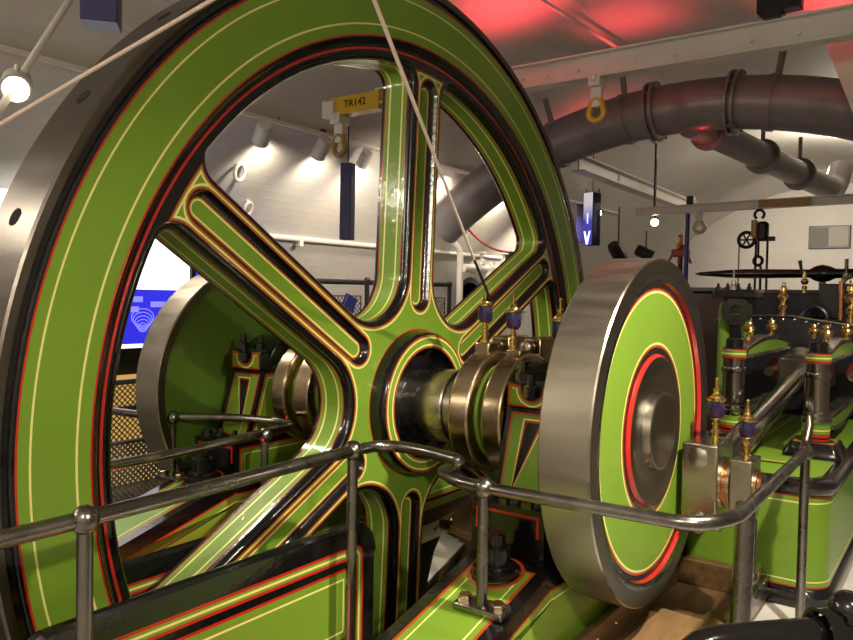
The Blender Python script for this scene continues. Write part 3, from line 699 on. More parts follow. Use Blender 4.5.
# ------------------------------------------------------------------ board, drip sheet and clip under the near eccentrics
wbd = thing('wooden_board', (.33, .05, 0), 'brown wooden board on short props under the near eccentric straps', 'board')
b = MB(); b.prism([(.235, -.16), (.47, -.24), (.36, .42), (.15, .34)], XY(.41), 0, .04, WOOD); b.build('board', wbd, .004)
for p in ((.36, -.10), (.31, .28)):
    b = MB(); b.bx(p[0]-.03, p[0]+.03, p[1]-.03, p[1]+.03, 0, .41, WOOD); b.build('prop', wbd)
for p in ((.28, -.12), (.42, -.15), (.25, .2)):
    b = MB(); b.sphere((p[0], p[1], .451), .010, BRASS, 8); b.build('nail', wbd)
SHEET = mat('white_drip_sheet', (.82, .81, .79), .5)
dsh = thing('drip_sheet', (.3, -.3, .35), 'white drip sheet lying between the flywheel and the near bed girder', 'sheet')
b = MB(); b.prism([(.50, -.62), (.396, -.254), (.344, -.09), (.18, -.05), (.318, -.317)], XY(.352), 0, .004, SHEET); b.build('sheet', dsh)
b = MB(); b.prism([(.495, -.61), (.40, -.25), (.35, -.09), (.20, -.06), (.33, -.32)], XY(.335), 0, .016, WOOD); b.bx(.36, .39, -.34, -.31, 0, .336, WOOD); b.build('stand', dsh)
clip = MB(); clip.prism([(.262, .432), (.318, .432), (.318, .462), (.262, .462)], XZ(-.185), -.012, .014, BLACK)
clip.tube([(.27, -.20, .445), (.26, -.235, .43), (.285, -.25, .425), (.30, -.235, .43), (.30, -.20, .445)], .004, BLACK, 6)
o = clip.build('binder_clip'); tag(o, 'small black binder clip on the edge of the brown board above the white sheet', 'clip')
# ------------------------------------------------------------------ overhead steel, ducts, signs and the far wall
WHITEP = mat('white_gloss_paint', (.66, .63, .59), .4, noise=.06, nscale=4)
YELLOW = mat('yellow_paint', (.62, .38, .03), .35)
BLUE = mat('royal_blue_sign', (.010, .010, .10), .4)
DUCT = mat('grey_duct_paint', (.25, .235, .24), .36, metal=.3, noise=.15, nscale=5)
DARKM = mat('black_steel_fittings', (.02, .02, .022), .4, metal=.4)
def text(body, size, mat_, loc, ux, uy, name, parent, ext=.002, align='CENTER'):
    c = bpy.data.curves.new(name, 'FONT'); c.body = body; c.size = size; c.extrude = ext; c.align_x = align; c.align_y = 'CENTER'
    t = bpy.data.objects.new(name, c); COL.objects.link(t)
    dg = bpy.context.evaluated_depsgraph_get(); me = bpy.data.meshes.new_from_object(t.evaluated_get(dg)); bpy.data.objects.remove(t)
    o = bpy.data.objects.new(name, me); COL.objects.link(o); me.materials.clear(); me.materials.append(mat_)
    ux = V(ux).normalized(); uy = V(uy).normalized(); uz = ux.cross(uy); loc = V(loc)-rootloc(parent)
    M = Matrix(((ux.x, uy.x, uz.x, loc.x), (ux.y, uy.y, uz.y, loc.y), (ux.z, uy.z, uz.z, loc.z), (0, 0, 0, 1)))
    me.transform(M); o.parent = parent; return o
def ibeam(b, p, q, h, w, m, t=.016):
    p, q = V(p), V(q); d = (q-p).normalized(); s = d.cross(V((0, 0, 1))).normalized(); u = V((0, 0, 1))
    P = [(-w/2, -h/2), (w/2, -h/2), (w/2, -h/2+t), (t/2, -h/2+t), (t/2, h/2-t), (w/2, h/2-t), (w/2, h/2), (-w/2, h/2), (-w/2, h/2-t), (-t/2, h/2-t), (-t/2, -h/2+t), (-w/2, -h/2+t)]
    A = b.add([p+s*x+u*y for x, y in P]); B = b.add([q+s*x+u*y for x, y in P])
    for i in range(12): b.face((A[i], A[(i+1) % 12], B[(i+1) % 12], B[i]), m)
    b.face(A[::-1], m); b.face(B, m)
bm1 = thing('lifting_beam', (.4, 2.6, 3.36), 'white steel lifting beam across the top right under the red-lit vault', 'beam')
b = MB(); ibeam(b, (-1.35, 2.6, 3.36), (2.2, 2.6, 3.36), .20, .13, WHITEP); b.build('beam', bm1, .004)
for xx in (-.85, -.62, -.35, .12, .42, .95, 1.25):
    b = MB(); b.lathe([(0, .016), (.014, .016), (.016, .008), (.02, .001)], (xx, 2.535, 3.33), (0, -1, 0), WHITEP, 8); b.build('bolt', bm1)
b = MB(); b.bx(.98, 1.26, 2.50, 2.62, 3.50, 3.66, DARKM); b.bx(1.02, 1.14, 2.48, 2.66, 3.45, 3.52, DARKM); b.build('clamp', bm1, .008)
bm2 = thing('lifting_beam', (-1.6, 1.5, 3.04), 'short lifting beam with a yellow end plate, seen through the top opening of the flywheel', 'beam')
b = MB(); ibeam(b, (-1.55, 1.5, 3.05), (-.7, 1.5, 3.05), .12, .10, WHITEP); b.build('beam', bm2, .003)
b = MB(); b.bx(-2.02, -1.50, 1.44, 1.56, 2.95, 3.09, YELLOW); ye_ = b.build('yellow_end', bm2, .004)
text('TR142', .085, DARKM, (-1.74, 1.438, 3.02), (1, 0, 0), (0, 0, 1), 'lettering', ye_)
b = MB(); b.bx(-2.06, -1.94, 1.40, 1.60, 2.93, 3.06, WHITEP); b.build('trolley_clamp', bm2, .01)
b = MB(); b.tube([V((-2.05, 1.42+.01*i, 3.04+.03*sin(i))) for i in range(8)], .02, WHITEP, 8); b.build('chain_stub', bm2)
bm3 = thing('lifting_beam', (.1, 6.0, 2.6), 'slim white lifting beam carrying the chain hoist near the far wall', 'beam')
b = MB(); ibeam(b, (-1.12, 6.0, 2.60), (2.2, 6.0, 2.63), .10, .09, WHITEP); b.build('beam', bm3, .003)
PLATE = mat('ochre_plate', (.36, .20, .06), .5)
b = MB(); b.bx(.30, .82, 5.935, 5.95, 2.57, 2.655, PLATE); b.build('ochre_plate', bm3)

b = MB(); b.bx(-.50, -.42, 5.94, 6.06, 2.65, 2.75, DARKM); b.build('runner', bm3, .01)
for sp_ in ((-.9, 2.70), (1.7, 2.70)):
    b = MB(); b.cyl((sp_[0], 6.0, 2.64), (sp_[0], 6.0, 3.72), .012, DARKM); b.build('hanger', bm3)
bm4 = thing('roof_beam', (-1.25, 6.3, 2.97), 'white roof beam running back along the vault behind the hanging signs', 'beam')
b = MB(); ibeam(b, (-1.2, 4.45, 2.96), (-1.2, 8.5, 2.93), .16, .16, WHITEP); b.build('beam', bm4, .004)
bm5 = thing('roof_beam', (1.45, 4, 3.1), 'white sloping roof strut at the top right corner', 'beam')
b = MB(); b.box((1.62, 3.3, 3.08), (.34, .10, .95), WHITEP, Matrix.Rotation(R(-20), 3, 'Y')); b.build('strut', bm5, .006)
def shackle(x, y, zt, zb, label, ring=YELLOW):
    r = thing('lifting_shackle', (x, y, zt), label, 'shackle'); h = zt-zb
    b = MB(); b.bx(x-.05, x+.05, y-.07, y+.07, zt-h*.22, zt+.02, WHITEP); b.sphere((x, y-.06, zt-.01), .035, WHITEP, 12); b.build('clamp', r, .01)
    b = MB(); b.prism(rrect(x-.045, x+.045, zt-h*.68, zt-h*.15, .03, 4), XZ(y), -.02, .02, WHITEP); b.build('link_plate', r, .004)
    b = MB(); rx = .062; c0 = zb+rx; c1 = zt-h*.62
    pts = [V((x+rx*cos(a), y, c0+rx*sin(a))) for a in [pi+pi*i/10 for i in range(11)]]+[V((x+rx*.7*cos(a), y, c1+rx*.7*sin(a))) for a in [pi*i/8 for i in range(9)]]
    b.tube(pts, .024, ring, 12, closed=True); b.build('ring', r); return r
shackle(-.215, 2.6, 3.26, 2.93, 'lifting shackle with yellow ring under the top right beam')
shackle(-1.95, 1.5, 2.95, 2.64, 'lifting shackle with ochre ring below the yellow beam end', mat('ochre_ring', (.36, .22, .05), .4))
shackle(-.355, 6.0, 2.55, 2.32, 'small pale lifting shackle under the far beam', mat('pale_ring', (.5, .42, .3), .4))
hs = thing('chain_hoist', (.30, 6.0, 2.5), 'black chain hoist with brass side plate and spoked wheel, hung on the far beam', 'hoist')
IRON = mat('black_iron', (.015, .014, .014), .4, metal=.5)
hx, hy = .30, 6.0
b = MB(); b.tube([V((hx+.05*cos(a), hy, 2.50+.05*sin(a))) for a in [R(-60+300*i/14) for i in range(15)]], .016, IRON, 10); b.build('top_hook', hs)
b = MB(); b.bx(hx-.01, hx+.10, hy-.06, hy+.06, 2.20, 2.42, IRON); b.build('body', hs, .03)
b = MB(); b.bx(hx-.075, hx-.012, hy-.06, hy+.06, 2.24, 2.44, mat('ochre_hoist_plate', (.40, .25, .08), .4)); b.build('side_plate', hs, .015)
b = MB(); b.bx(hx-.02, hx+.17, hy-.03, hy+.03, 2.20, 2.25, IRON); b.build('cross_bar', hs, .008)
b = MB(); wc = V((hx-.13, hy, 2.22))
b.tube([wc+V((.085*cos(a), 0, .085*sin(a))) for a in [2*pi*i/20 for i in range(20)]], .020, IRON, 8, closed=True); hw_ = b.build('hand_wheel', hs)
for k in range(3):
    b = MB(); a = pi*k/3; b.cyl(wc-V((.08*cos(a), 0, .08*sin(a))), wc+V((.08*cos(a), 0, .08*sin(a))), .010, IRON, seg=8); b.build('wheel_spoke', hw_)
for dx, zb in ((-.21, 1.3), (-.03, 1.45), (.09, 1.3)):
    b = MB(); n = 46
    b.tube([V((hx+dx+.006*(i % 2), hy+.006*((i+1) % 2), 2.2-(2.2-zb)*i/n)) for i in range(n+1)], .008 if dx == -.21 else .014, IRON, 6); b.build('chain', hs)
b = MB(); b.tube([V((hx+.045*cos(a), hy, 1.98+.05*sin(a))) for a in [2*pi*i/14 for i in range(14)]], .018, IRON, 8, closed=True); b.cyl((hx, hy, 2.03), (hx, hy, 2.2), .012, IRON); b.build('lower_hook', hs)
b = MB(); b.cyl((hx+.03, hy, 1.45), (hx+.03, hy, 1.92), .014, IRON); b.build('load_bar', hs)
# ---- ventilation duct bent along the vault
dk = thing('ventilation_duct', (.1, 4.0, 3.3), 'large grey ventilation duct arching along the vault at the upper right', 'duct')
AZ, AR = -1.0, 4.30
arc = lambda a: V((VX+AR*cos(a), 4.0, AZ+AR*sin(a)))
b = MB(); b.tube([arc(R(130-72*i/40)) for i in range(41)], .232, DUCT, 32); b.build('pipe', dk)
for a in (94.3, 84.7, 70):
    b = MB()
    c = arc(R(a)); t = V((-sin(R(a)), 0, cos(R(a))))
    for s in (-1, 1): b.lathe([(-.012, .232), (-.012, .285), (.012, .285), (.012, .232)], c+t*.028*s, t, DUCT, 32)
    fl_ = b.build('flange', dk)
    for k in range(12):
        _, ex, ey = basis(t); q = c+(ex*cos(2*pi*k/12)+ey*sin(2*pi*k/12))*.262
        b = MB(); b.cyl(q-t*.055, q+t*.055, .012, DUCT, seg=6); b.build('flange_bolt', fl_)
for a in (98.0, 80.6, 108):
    c = arc(R(a)); t = V((-sin(R(a)), 0, cos(R(a)))); n = V((cos(R(a)), 0, sin(R(a))))
    b = MB(); b.lathe([(-.03, .234), (-.03, .246), (.03, .246), (.03, .234)], c, t, DUCT, 32, False); b.cyl(c+n*.23, c+n*.50, .03, DUCT, seg=8); b.build('strap', dk)
pA, pB = V((.10, 4.05, 3.16)), V((.80, 7.3, 2.93))
bd2 = thing('branch_duct', pA, 'thinner grey branch duct running back from the arched duct to the far wall', 'duct')
dd = pB-pA; b = MB(); b.cyl(pA, pB, .14, DUCT, seg=28); b.build('pipe', bd2)
for f in (.10, .45, .74):
    b = MB(); b.lathe([(-.02, .14), (-.02, .185), (.02, .185), (.02, .14)], pA+dd*f, dd, DUCT, 28); b.cyl(pA+dd*f+V((0, 0, .12)), pA+dd*f+V((0, 0, .42)), .022, DUCT, seg=8); b.build('clamp', bd2)
b = MB(); b.tube(fillet([pB-dd*.02, pB+V((0, .5, .02)), pB+V((.05, .7, .35))], .25), .14, DUCT, 20); b.build('elbow', bd2)
cdp = MB(); cdp.tube([(-.42, 1.3, 3.70), (-.33, 2.97, 3.70), (-.25, 4.6, 3.70)], .016, WHITEP, 8); o = cdp.build('ceiling_conduit'); tag(o, 'thin white conduit along the red-lit ceiling behind the flywheel top', 'conduit')
# ---- hanging signs
WHITE = mat('white_print', (.8, .8, .8), .5, emit=(.9, .9, 1), estr=1.1)
def grad_sign():
    m = bpy.data.materials.new('blue_sign_with_white_fade'); m.use_nodes = True; nt = m.node_tree; b = nt.nodes['Principled BSDF']
    tc = nt.nodes.new('ShaderNodeTexCoord'); sp_ = nt.nodes.new('ShaderNodeSeparateXYZ'); rp = nt.nodes.new('ShaderNodeValToRGB')
    nt.links.new(tc.outputs['Generated'], sp_.inputs[0]); nt.links.new(sp_.outputs['Z'], rp.inputs['Fac']); nt.links.new(rp.outputs['Color'], b.inputs['Base Color'])
    rp.color_ramp.elements[0].position = .45; rp.color_ramp.elements[0].color = (.05, .05, .55, 1); rp.color_ramp.elements[1].position = .85; rp.color_ramp.elements[1].color = (.8, .8, .85, 1)
    nt.links.new(rp.outputs['Color'], b.inputs['Emission Color']); b.inputs['Emission Strength'].default_value = .55
    return m
def sign(x, y, z0, z1, w, label, front=None, ang=0, num=None, wire=True):
    r = thing('hanging_sign', (x, y, z0), label, 'sign'); M = Matrix.Rotation(R(ang), 3, 'Z')
    b = MB(); b.box((x, y, (z0+z1)/2), (w, w, z1-z0), BLUE, M); b.build('sign_box', r, .004)
    if front:
        b = MB(); b.box(V((x, y, (z0+z1)/2))+M @ V((0, -w/2-.004, 0)), (w*.98, .006, (z1-z0)*.99), front, M); b.build('lit_face', r)
    if num:
        text(num, .19, WHITE, V((x, y, z0+(z1-z0)*.50))+M @ V((0, -w/2-.009, 0)), M @ V((1, 0, 0)), (0, 0, 1), 'numeral', r)
        b = MB(); q = V((x, y, z0+(z1-z0)*.12))+M @ V((0, -w/2-.010, 0)); e = M @ V((1, 0, 0))
        b.prism([(-.06, .10), (-.03, .10), (0, .0), (.03, .10), (.06, .10), (.015, -.07), (-.015, -.07)], lambda a, c, d: q+e*a+V((0, 0, c))+M @ V((0, -d, 0)), 0, .003, WHITE); b.build('arrow', r)
    if wire:
        zc = VZ+sqrt(max(0, VR**2-(x-VX)**2))
        b = MB(); b.cyl((x, y, z1), (x, y, zc), .006, DARKM, seg=6); b.build('wire', r)
    return r
sign(-1.70, 6.0, 2.20, 2.87, .15, 'hanging blue and white direction sign with numeral 1 and down arrow', grad_sign(), -20, '1')
sign(-2.32, 7.2, 2.34, 2.89, .20, 'dark blue hanging sign partly hidden behind the numbered one')
sign(-2.30, 2.0, 2.00, 2.68, .105, 'slim dark blue sign hanging in the top opening of the flywheel', None, 20)
sign(-1.32, -.95, 2.82, 3.20, .17, 'dark blue hanging sign box at the top left corner', None, 50)
bp_ = thing('blue_pole', (-.5, 6.0, 1.0), 'slim blue pole under the far beam, behind the near crank disc', 'pole')
b = MB(); b.cyl((-.52, 6.02, .0), (-.50, 6.02, 2.55), .028, mat('blue_pole_paint', (.02, .02, .22), .35), seg=14); b.build('pole', bp_)
# ---- spotlights
LENS = mat('lit_lamp_lens', (1, .9, .7), .3, emit=(1, .88, .66), estr=26)
LENS2 = mat('white_lamp_body', (.55, .54, .52), .4)
def spotlight(loc, aim, label, body=LENS2, lit=None, s=1.0, drop=None):
    r = thing('spotlight', loc, label, 'spotlight'); p = V(loc); d = (V(aim)-p).normalized()
    b = MB(); b.lathe([(-.11*s, .001), (-.11*s, .045*s), (-.09*s, .058*s), (.07*s, .060*s), (.07*s, .050*s), (.03*s, .045*s)], p, d, body, 20, False); b.build('housing', r)
    b = MB(); b.lathe([(0, .046*s), (.002, .001)], p+d*.035*s, d, lit or DARKM, 16); b.build('lens', r)
    b = MB(); top = p+V((0, 0, drop or .14)); b.cyl(p+V((0, 0, .04*s)), top, .010, body, seg=8); b.build('stem', r); return r
spotlight((-2.5, 1.17, 2.80), (-3.7, 1.8, 1.9), 'pale grey spotlight, leftmost of three on the track seen through the flywheel', s=1.15, drop=.13)
spotlight((-2.5, 1.86, 2.80), (-3.6, 2.3, 1.9), 'pale grey spotlight below the yellow beam, middle of three on the track', s=1.15, drop=.13)
spotlight((-2.5, 2.45, 2.80), (-3.7, 3.0, 1.9), 'pale grey spotlight beside the vertical spoke, right of three on the track', s=.95, drop=.13)
tk = thing('lighting_track', (-2.5, 2, 2.94), 'thin lighting track hung along the left of the vault behind the flywheel', 'track')
b = MB(); b.bx(-2.52, -2.48, -1.2, 9.0, 2.925, 2.955, WHITEP); b.build('rail', tk)
for y in (.4, 1.35, 2.3, 4.0, 6.0):
    b = MB(); b.cyl((-2.5, y, 2.95), (-2.5, y, 3.30), .006, DARKM, seg=6); b.build('hanger', tk)
    b = MB(); b.bx(-2.515, -2.485, y+.5, y+.56, 2.95, 2.98, DARKM); b.build('clip', tk)
spotlight((-2.25, 7.5, 2.80), (0, -1.5, 1.2), 'bright lit spotlight right of the numbered hanging sign', DARKM, LENS, 1.1, .5)
spotlight((-1.06, 6.5, 2.52), (1.2, -1, 1.0), 'bright lit spotlight above the red engine model on the far side', DARKM, LENS, 1.0, .8)
spotlight((-1.40, -1.323, 2.448), (1.0, -2.6, 1.2), 'bright lit spotlight at the top left corner', LENS2, LENS, 1.15, .10)
spotlight((-1.42, 6.2, 2.10), (-1.2, 7, 1.3), 'black spotlight on a stem below the numbered hanging sign', DARKM, None, 1.5, .6)
spotlight((-1.20, 6.6, 2.12), (-.2, 7, 1.6), 'black spotlight just above the near crank disc top', DARKM, None, 1.3, .3)
spotlight((-3.0, 9.5, 2.9), (-3.6, 10.2, 1.5), 'tiny black spotlight by the far wall, left of the bright lamp', DARKM, None, 1.2, .3)
# ---- suspension rods
cb = MB(); cb.tube([(-2.68, -3.9, .02), (-.08, -2.01, 1.98), (.42, -1.64, 2.36), (1.66, -.72, 3.30), (1.70, -.69, 3.52)], .0062, mat('pale_cable', (.72, .60, .55), .5), 10); o = cb.build('stay_cable'); tag(o, 'pale stay cable crossing the top left corner in front of the flywheel rim', 'cable')
cb = thing('pull_rod', (.4, .05, 1.27), 'thin pale pull rod slanting down in front of the wheel to the oil cup', 'rod')
b = MB(); b.tube([(.405, -.02, 1.50), (.52, -.35, 1.666)], .0065, DARKM, 8); b.build('dark_tip', cb)
b = MB(); b.tube([(.52, -.35, 1.666), (.99, -1.6, 2.25), (1.95, -4.05, 3.38)], .0058, mat('pale_rod', (.78, .66, .60), .45), 10); b.build('rod', cb)
cb = MB(); cb.tube([(-1.27, -1.555, 2.11), (-1.34, -1.425, 2.309), (-1.59, -.963, 3.003), (-1.69, -.78, 3.28)], .018, WHITEP, 12); o = cb.build('ceiling_strut'); tag(o, 'pale tubular strut beside the lit spotlight at the top left corner', 'strut')
# ---- left wall
MESHM = mat('black_lattice_steel', (.02, .02, .02), .45, metal=.5)
wkd = thing('wall_conduit', (-3.4, 2, 2.07), 'horizontal white pipe along the brick wall behind the flywheel', 'pipe')
b = MB(); b.tube([(-3.37, -2, 2.04), (-3.37, 9, 2.12)], .028, WHITEP, 10); b.build('pipe', wkd)
for y in (.8, 2.45, 4.2): b = MB(); b.bx(-3.44, -3.34, y, y+.05, 2.0, 2.1, WHITEP); b.build('clip', wkd)
def wring(y, z, s=1.0, n=''):
    x = VX-sqrt(VR**2-(z-VZ)**2); o = MB()
    o.tube([V((x+.07+.02*sin(a), y+.055*s*cos(a), z+.075*s*sin(a))) for a in [2*pi*i/18 for i in range(18)]], .016, WHITEP, 8, closed=True)
    o.cyl((x-.02, y-.01, z+.06), (x+.08, y-.01, z+.07), .014, WHITEP, seg=8); o = o.build('wall_ring'); tag(o, 'white mooring ring on the brick wall, '+n, 'ring')
wring(1.29, 2.55, .95, 'upper one beside the upper left spoke'); wring(1.60, 2.28, .75, 'lower one beside the upper left spoke')
wring(5.2, 2.36, .9, 'in the upper right opening of the flywheel')
fg = thing('walkway_fence', (-3.0, 3.2, .9), 'black walkway fence with lattice panels behind the flywheel hub', 'fence')
def lattice(b, x, y0, y1, z0, z1, st, m, r=.004):
    n = int((y1-y0+z1-z0)/st)
    for k in range(n):
        t = k*st
        for s in (0, 1):
            ya, za = y0+max(0, t-(z1-z0)), z0+min(t, z1-z0); yb, zb = y0+min(t, y1-y0), z0+max(0, t-(y1-y0))
            if s: ya, yb = y0+y1-ya, y0+y1-yb
            b.tube([(x, ya, za), (x, yb, zb)], r, m, 4, False)
b = MB(); b.tube([(-3.0, 1.3, 1.63), (-3.0, 4.72, 1.66)], .028, DARKM, 10); b.build('top_rail', fg)
for y in (1.5, 3.12, 4.7):
    b = MB(); b.cyl((-3.0, y, .6), (-3.0, y, 1.66), .026, DARKM, seg=12); b.sphere((-3.0, y, 1.67), .036, DARKM, 12); b.build('post', fg)
for y0, y1 in ((1.6, 3.02), (3.24, 4.6)):
    b = MB(); lattice(b, -3.0, y0, y1, .95, 1.50, .055, MESHM, .005); o = b.build('lattice_panel', fg); tag(o, None, None, None, 'stuff')
    b = MB(); b.tube([(-3.0, y0, .95), (-3.0, y1, .95), (-3.0, y1, 1.5), (-3.0, y0, 1.5)], .009, GREYP, 6, closed=True); b.build('panel_frame', fg)
    b = MB(); b.cyl((-3.0, (y0+y1)/2, 1.5), (-3.0, (y0+y1)/2, 1.64), .01, DARKM, seg=6); b.build('panel_hanger', fg)
wk = MB(); wk.bx(-3.9, -2.75, 1.2, 4.6, 0, .85, GREYP); o = wk.build('walkway'); tag(o, 'dark raised walkway along the left wall behind the fence', 'walkway')
ORG = mat('orange_red_cloth', (.62, .07, .03), .6, noise=.3, nscale=12)
hz = MB(); hz.tube([V((-2.90+.015*sin(i), 2.92+.07*i, 1.26+.05*sin(i*.8)+.03*i)) for i in range(10)], [.04+.05*sin(pi*(i+.5)/10) for i in range(10)], ORG, 12); o = hz.build('rolled_tarpaulin'); tag(o, 'orange-red rolled tarpaulin lying behind the black fence', 'tarpaulin')
bc = thing('blue_folder_stand', (-3.25, 2.95, .85), 'dark blue leaning display board behind the black fence', 'display board')
b = MB(); b.box((-2.93, 2.72, 1.34), (.04, .16, .34), BLUE, Matrix.Rotation(R(-25), 3, 'X')); b.build('board', bc, .004)
b = MB(); b.cyl((-2.95, 2.72, .85), (-2.94, 2.72, 1.25), .015, DARKM, seg=8); b.build('leg', bc)
# exhibit light boxes at the left
XB = mat('lit_white_panel', (.9, .9, .88), .5, emit=(1, .97, .92), estr=1.6)
XBL = mat('lit_blue_panel', (.03, .03, .7), .5, emit=(.03, .03, .75), estr=.9)
XLN = mat('lit_pale_blue_line', (.3, .3, .9), .5, emit=(.28, .28, .9), estr=.9)
xb = thing('exhibit_panel', (-3.1, .3, 0), 'back-lit exhibit panel, white above and blue below, left of the far crank disc', 'display panel')
b = MB(); b.bx(-3.16, -3.06, -.6, .92, 0, 1.06, DARKM); b.build('base', xb, .01)
b = MB(); b.bx(-3.14, -3.08, -.6, .91, 1.52, 2.18, XB); b.build('white_panel', xb)
b = MB(); b.bx(-3.14, -3.08, -.6, .91, 1.09, 1.52, XBL); bl_ = b.build('blue_panel', xb)
b = MB(); b.bx(-3.14, -3.075, -.6, .91, 1.06, 1.09, XB); b.build('white_strip', xb)
b = MB(); b.bx(-3.17, -3.05, .91, .95, 0, 2.25, DARKM); b.build('edge_post', xb)
for k in range(5):
    b = MB(); a = [V((-3.078, .47+.10*cos(t)*(.4+.15*k), 1.22+.05*k*.4+.07*sin(t)*(.5+.12*k))) for t in [2*pi*i/16+k for i in range(17)]]; b.tube(a, .004, XLN, 5); b.build('line_drawing', bl_)
for k, (y, z, w_) in enumerate(((.62, 1.40, .16), (.42, 1.44, .10), (.40, 1.36, .07))):
    b = MB(); b.bx(-3.0795, -3.0785, y-w_/2, y+w_/2, z-.02, z+.025, XLN); b.build('caption_block', bl_)
xc_ = thing('exhibit_panel', (-3.2, 1.25, 0), 'second exhibit panel, blue with a small white caption, above the far disc', 'display panel')
b = MB(); b.bx(-3.24, -3.18, 1.02, 1.9, 0, 1.62, DARKM); b.build('base', xc_, .01)
b = MB(); b.bx(-3.235, -3.175, 1.08, 1.9, 1.62, 1.98, XBL); b.build('blue_panel', xc_)
b = MB(); b.bx(-3.235, -3.172, 1.12, 1.25, 1.66, 1.76, XB); b.build('caption', xc_)
# lattice guard on a board with amber light baked in, low at the left
AMB = mat('amber_glow_paint', (.75, .45, .12), .6, emit=(.9, .55, .16), estr=.55)  # amber light on the board is painted as colour plus emission
lg = thing('lattice_guard', (-2.9, .4, 0), 'black lattice guard over a board given a painted amber glow, low behind the flywheel rim at the left', 'guard')
b = MB(); b.bx(-3.02, -2.98, -.5, 1.0, .02, .86, AMB); b.build('amber_glow_board', lg)
b = MB(); lattice(b, -2.9, -.5, 1.0, .04, .80, .045, MESHM, .005); o = b.build('lattice', lg); o['kind'] = 'stuff'
b = MB(); b.tube([(-2.9, -.5, .62), (-2.9, 1.0, .62)], .02, GREYP, 8); b.build('mid_rail', lg)
b = MB(); b.tube([(-2.9, -.5, .82), (-2.9, 1.0, .82)], .02, GREYP, 8); b.build('top_rail', lg)
gm = thing('mesh_guard', (-1.9, -.2, 0), 'grey diamond mesh guard on the floor behind the far handrail post', 'guard')
b = MB(); lattice(b, -1.75, -.9, .8, .16, .62, .035, mat('grey_mesh', (.22, .22, .22), .5, metal=.5), .0045); o = b.build('mesh', gm); o['kind'] = 'stuff'
b = MB(); b.tube([(-1.75, -.9, .16), (-1.75, .8, .16), (-1.75, .8, .62), (-1.75, -.9, .62)], .014, GREYP, 8, closed=True); b.build('frame', gm)
for y in (-.88, .78): b = MB(); b.cyl((-1.75, y, 0), (-1.75, y, .64), .018, GREYP, seg=8); b.build('post', gm)
# white painted pump and pipes
pm = thing('white_pump', (-2.9, 5.6, 0), 'white painted pump with pipes and valves in the right opening of the flywheel', 'pump')
WG = mat('white_enamel', (.78, .76, .72), .25, coat=.4)
px_, py_ = -3.0, 5.55
b = MB(); b.lathe([(.0, .30), (1.2, .30), (1.3, .20), (1.55, .20), (1.57, .27), (1.63, .27), (1.65, .16), (1.84, .14)], (px_, py_, 0), (0, 0, 1), WG, 32); b.build('pump_body', pm)
b = MB(); b.lathe([(0, .17), (1.3, .17), (1.33, .22), (1.38, .22), (1.4, .12), (1.66, .12), (1.68, .18), (1.72, .18), (1.74, .08), (1.9, .06)], (px_, py_+.75, 0), (0, 0, 1), WG, 28); b.build('side_chamber', pm)
b = MB(); b.tube(fillet([(px_, py_-.62, .0), (px_, py_-.62, 2.10), (px_-.05, py_-.72, 2.2), (px_-.1, py_-.85, 2.45)], .12), .042, WG, 16); b.build('riser_pipe', pm)
b = MB(); b.tube(fillet([(px_+.05, py_-.62, 1.88), (px_+.05, py_+1.1, 1.92)], .1), .05, WG, 16); b.build('cross_pipe', pm)
for y in (-.35, -.05, .25, .55, .95):
    b = MB(); b.lathe([(0, .05), (0, .095), (.03, .095), (.03, .05)], (px_+.05, py_+y, 1.90), (0, 1, 0), WG, 20); b.build('flange', pm)
for y, z in ((-.18, 1.94), (.40, 1.96), (.78, 1.94)):
    b = MB(); b.lathe([(0, .05), (.06, .05), (.08, .02), (.14, .02), (.145, .065), (.165, .065), (.17, .01)], (px_+.05, py_+y, z), (0, 0, 1), WG if y < .5 else COPPER, 16); b.build('valve', pm)
for k in range(4):
    b = MB(); b.lathe([(0, .10), (.0, .14), (.022, .14), (.022, .10)], (px_+.02, py_-.38, 1.42+.07*k), (0, -1, .0), GREYP if k % 2 else WG, 20); b.build('cooling_fin', pm)
b = MB(); b.bx(px_-.1, px_+.1, py_+.62, py_+.95, 1.92, 2.16, DARKM); b.build('black_gearbox', pm, .02)
b = MB(); b.lathe([(0, .03), (.03, .07), (.09, .07), (.12, .02)], (px_+.05, py_+1.05, 1.96), (0, 0, 1), ORG, 16); b.build('red_cap', pm)
rh = MB(); rh.tube(fillet([(-3.0, 4.95, 2.48), (-3.05, 5.35, 2.30), (-3.1, 5.9, 2.17), (-3.1, 6.5, 2.16), (-3.1, 7.2, 2.28)], .5), .016, mat('red_hose_rubber', (.35, .05, .035), .45), 10); o = rh.build('red_hose'); tag(o, 'sagging red hose across the upper right opening of the flywheel', 'hose')
# red painted model on the far side
rm = thing('red_engine_model', (-.72, 6.4, 1.9), 'small red and copper engine model on a stand behind the near disc top', 'model')
RP = mat('red_model_paint', (.35, .05, .03), .35)
b = MB(); b.bx(-.80, -.58, 6.36, 6.46, 2.06, 2.16, RP); b.build('body', rm, .02)
b = MB(); b.lathe([(0, .05), (.05, .06), (.08, .03), (.14, .025), (.16, .04), (.19, .01)], (-.69, 6.4, 2.16), (0, 0, 1), COPPER, 16); b.build('dome', rm)
for dx in (-.09, .0, .1): b = MB(); b.cyl((-.69+dx, 6.35, 2.08), (-.69+dx*1.5, 6.33, 1.98), .018, RP, seg=8); b.build('strut', rm)
b = MB(); b.cyl((-.69, 6.4, 0), (-.69, 6.4, 2.06), .03, DARKM, seg=10); b.build('stand', rm)
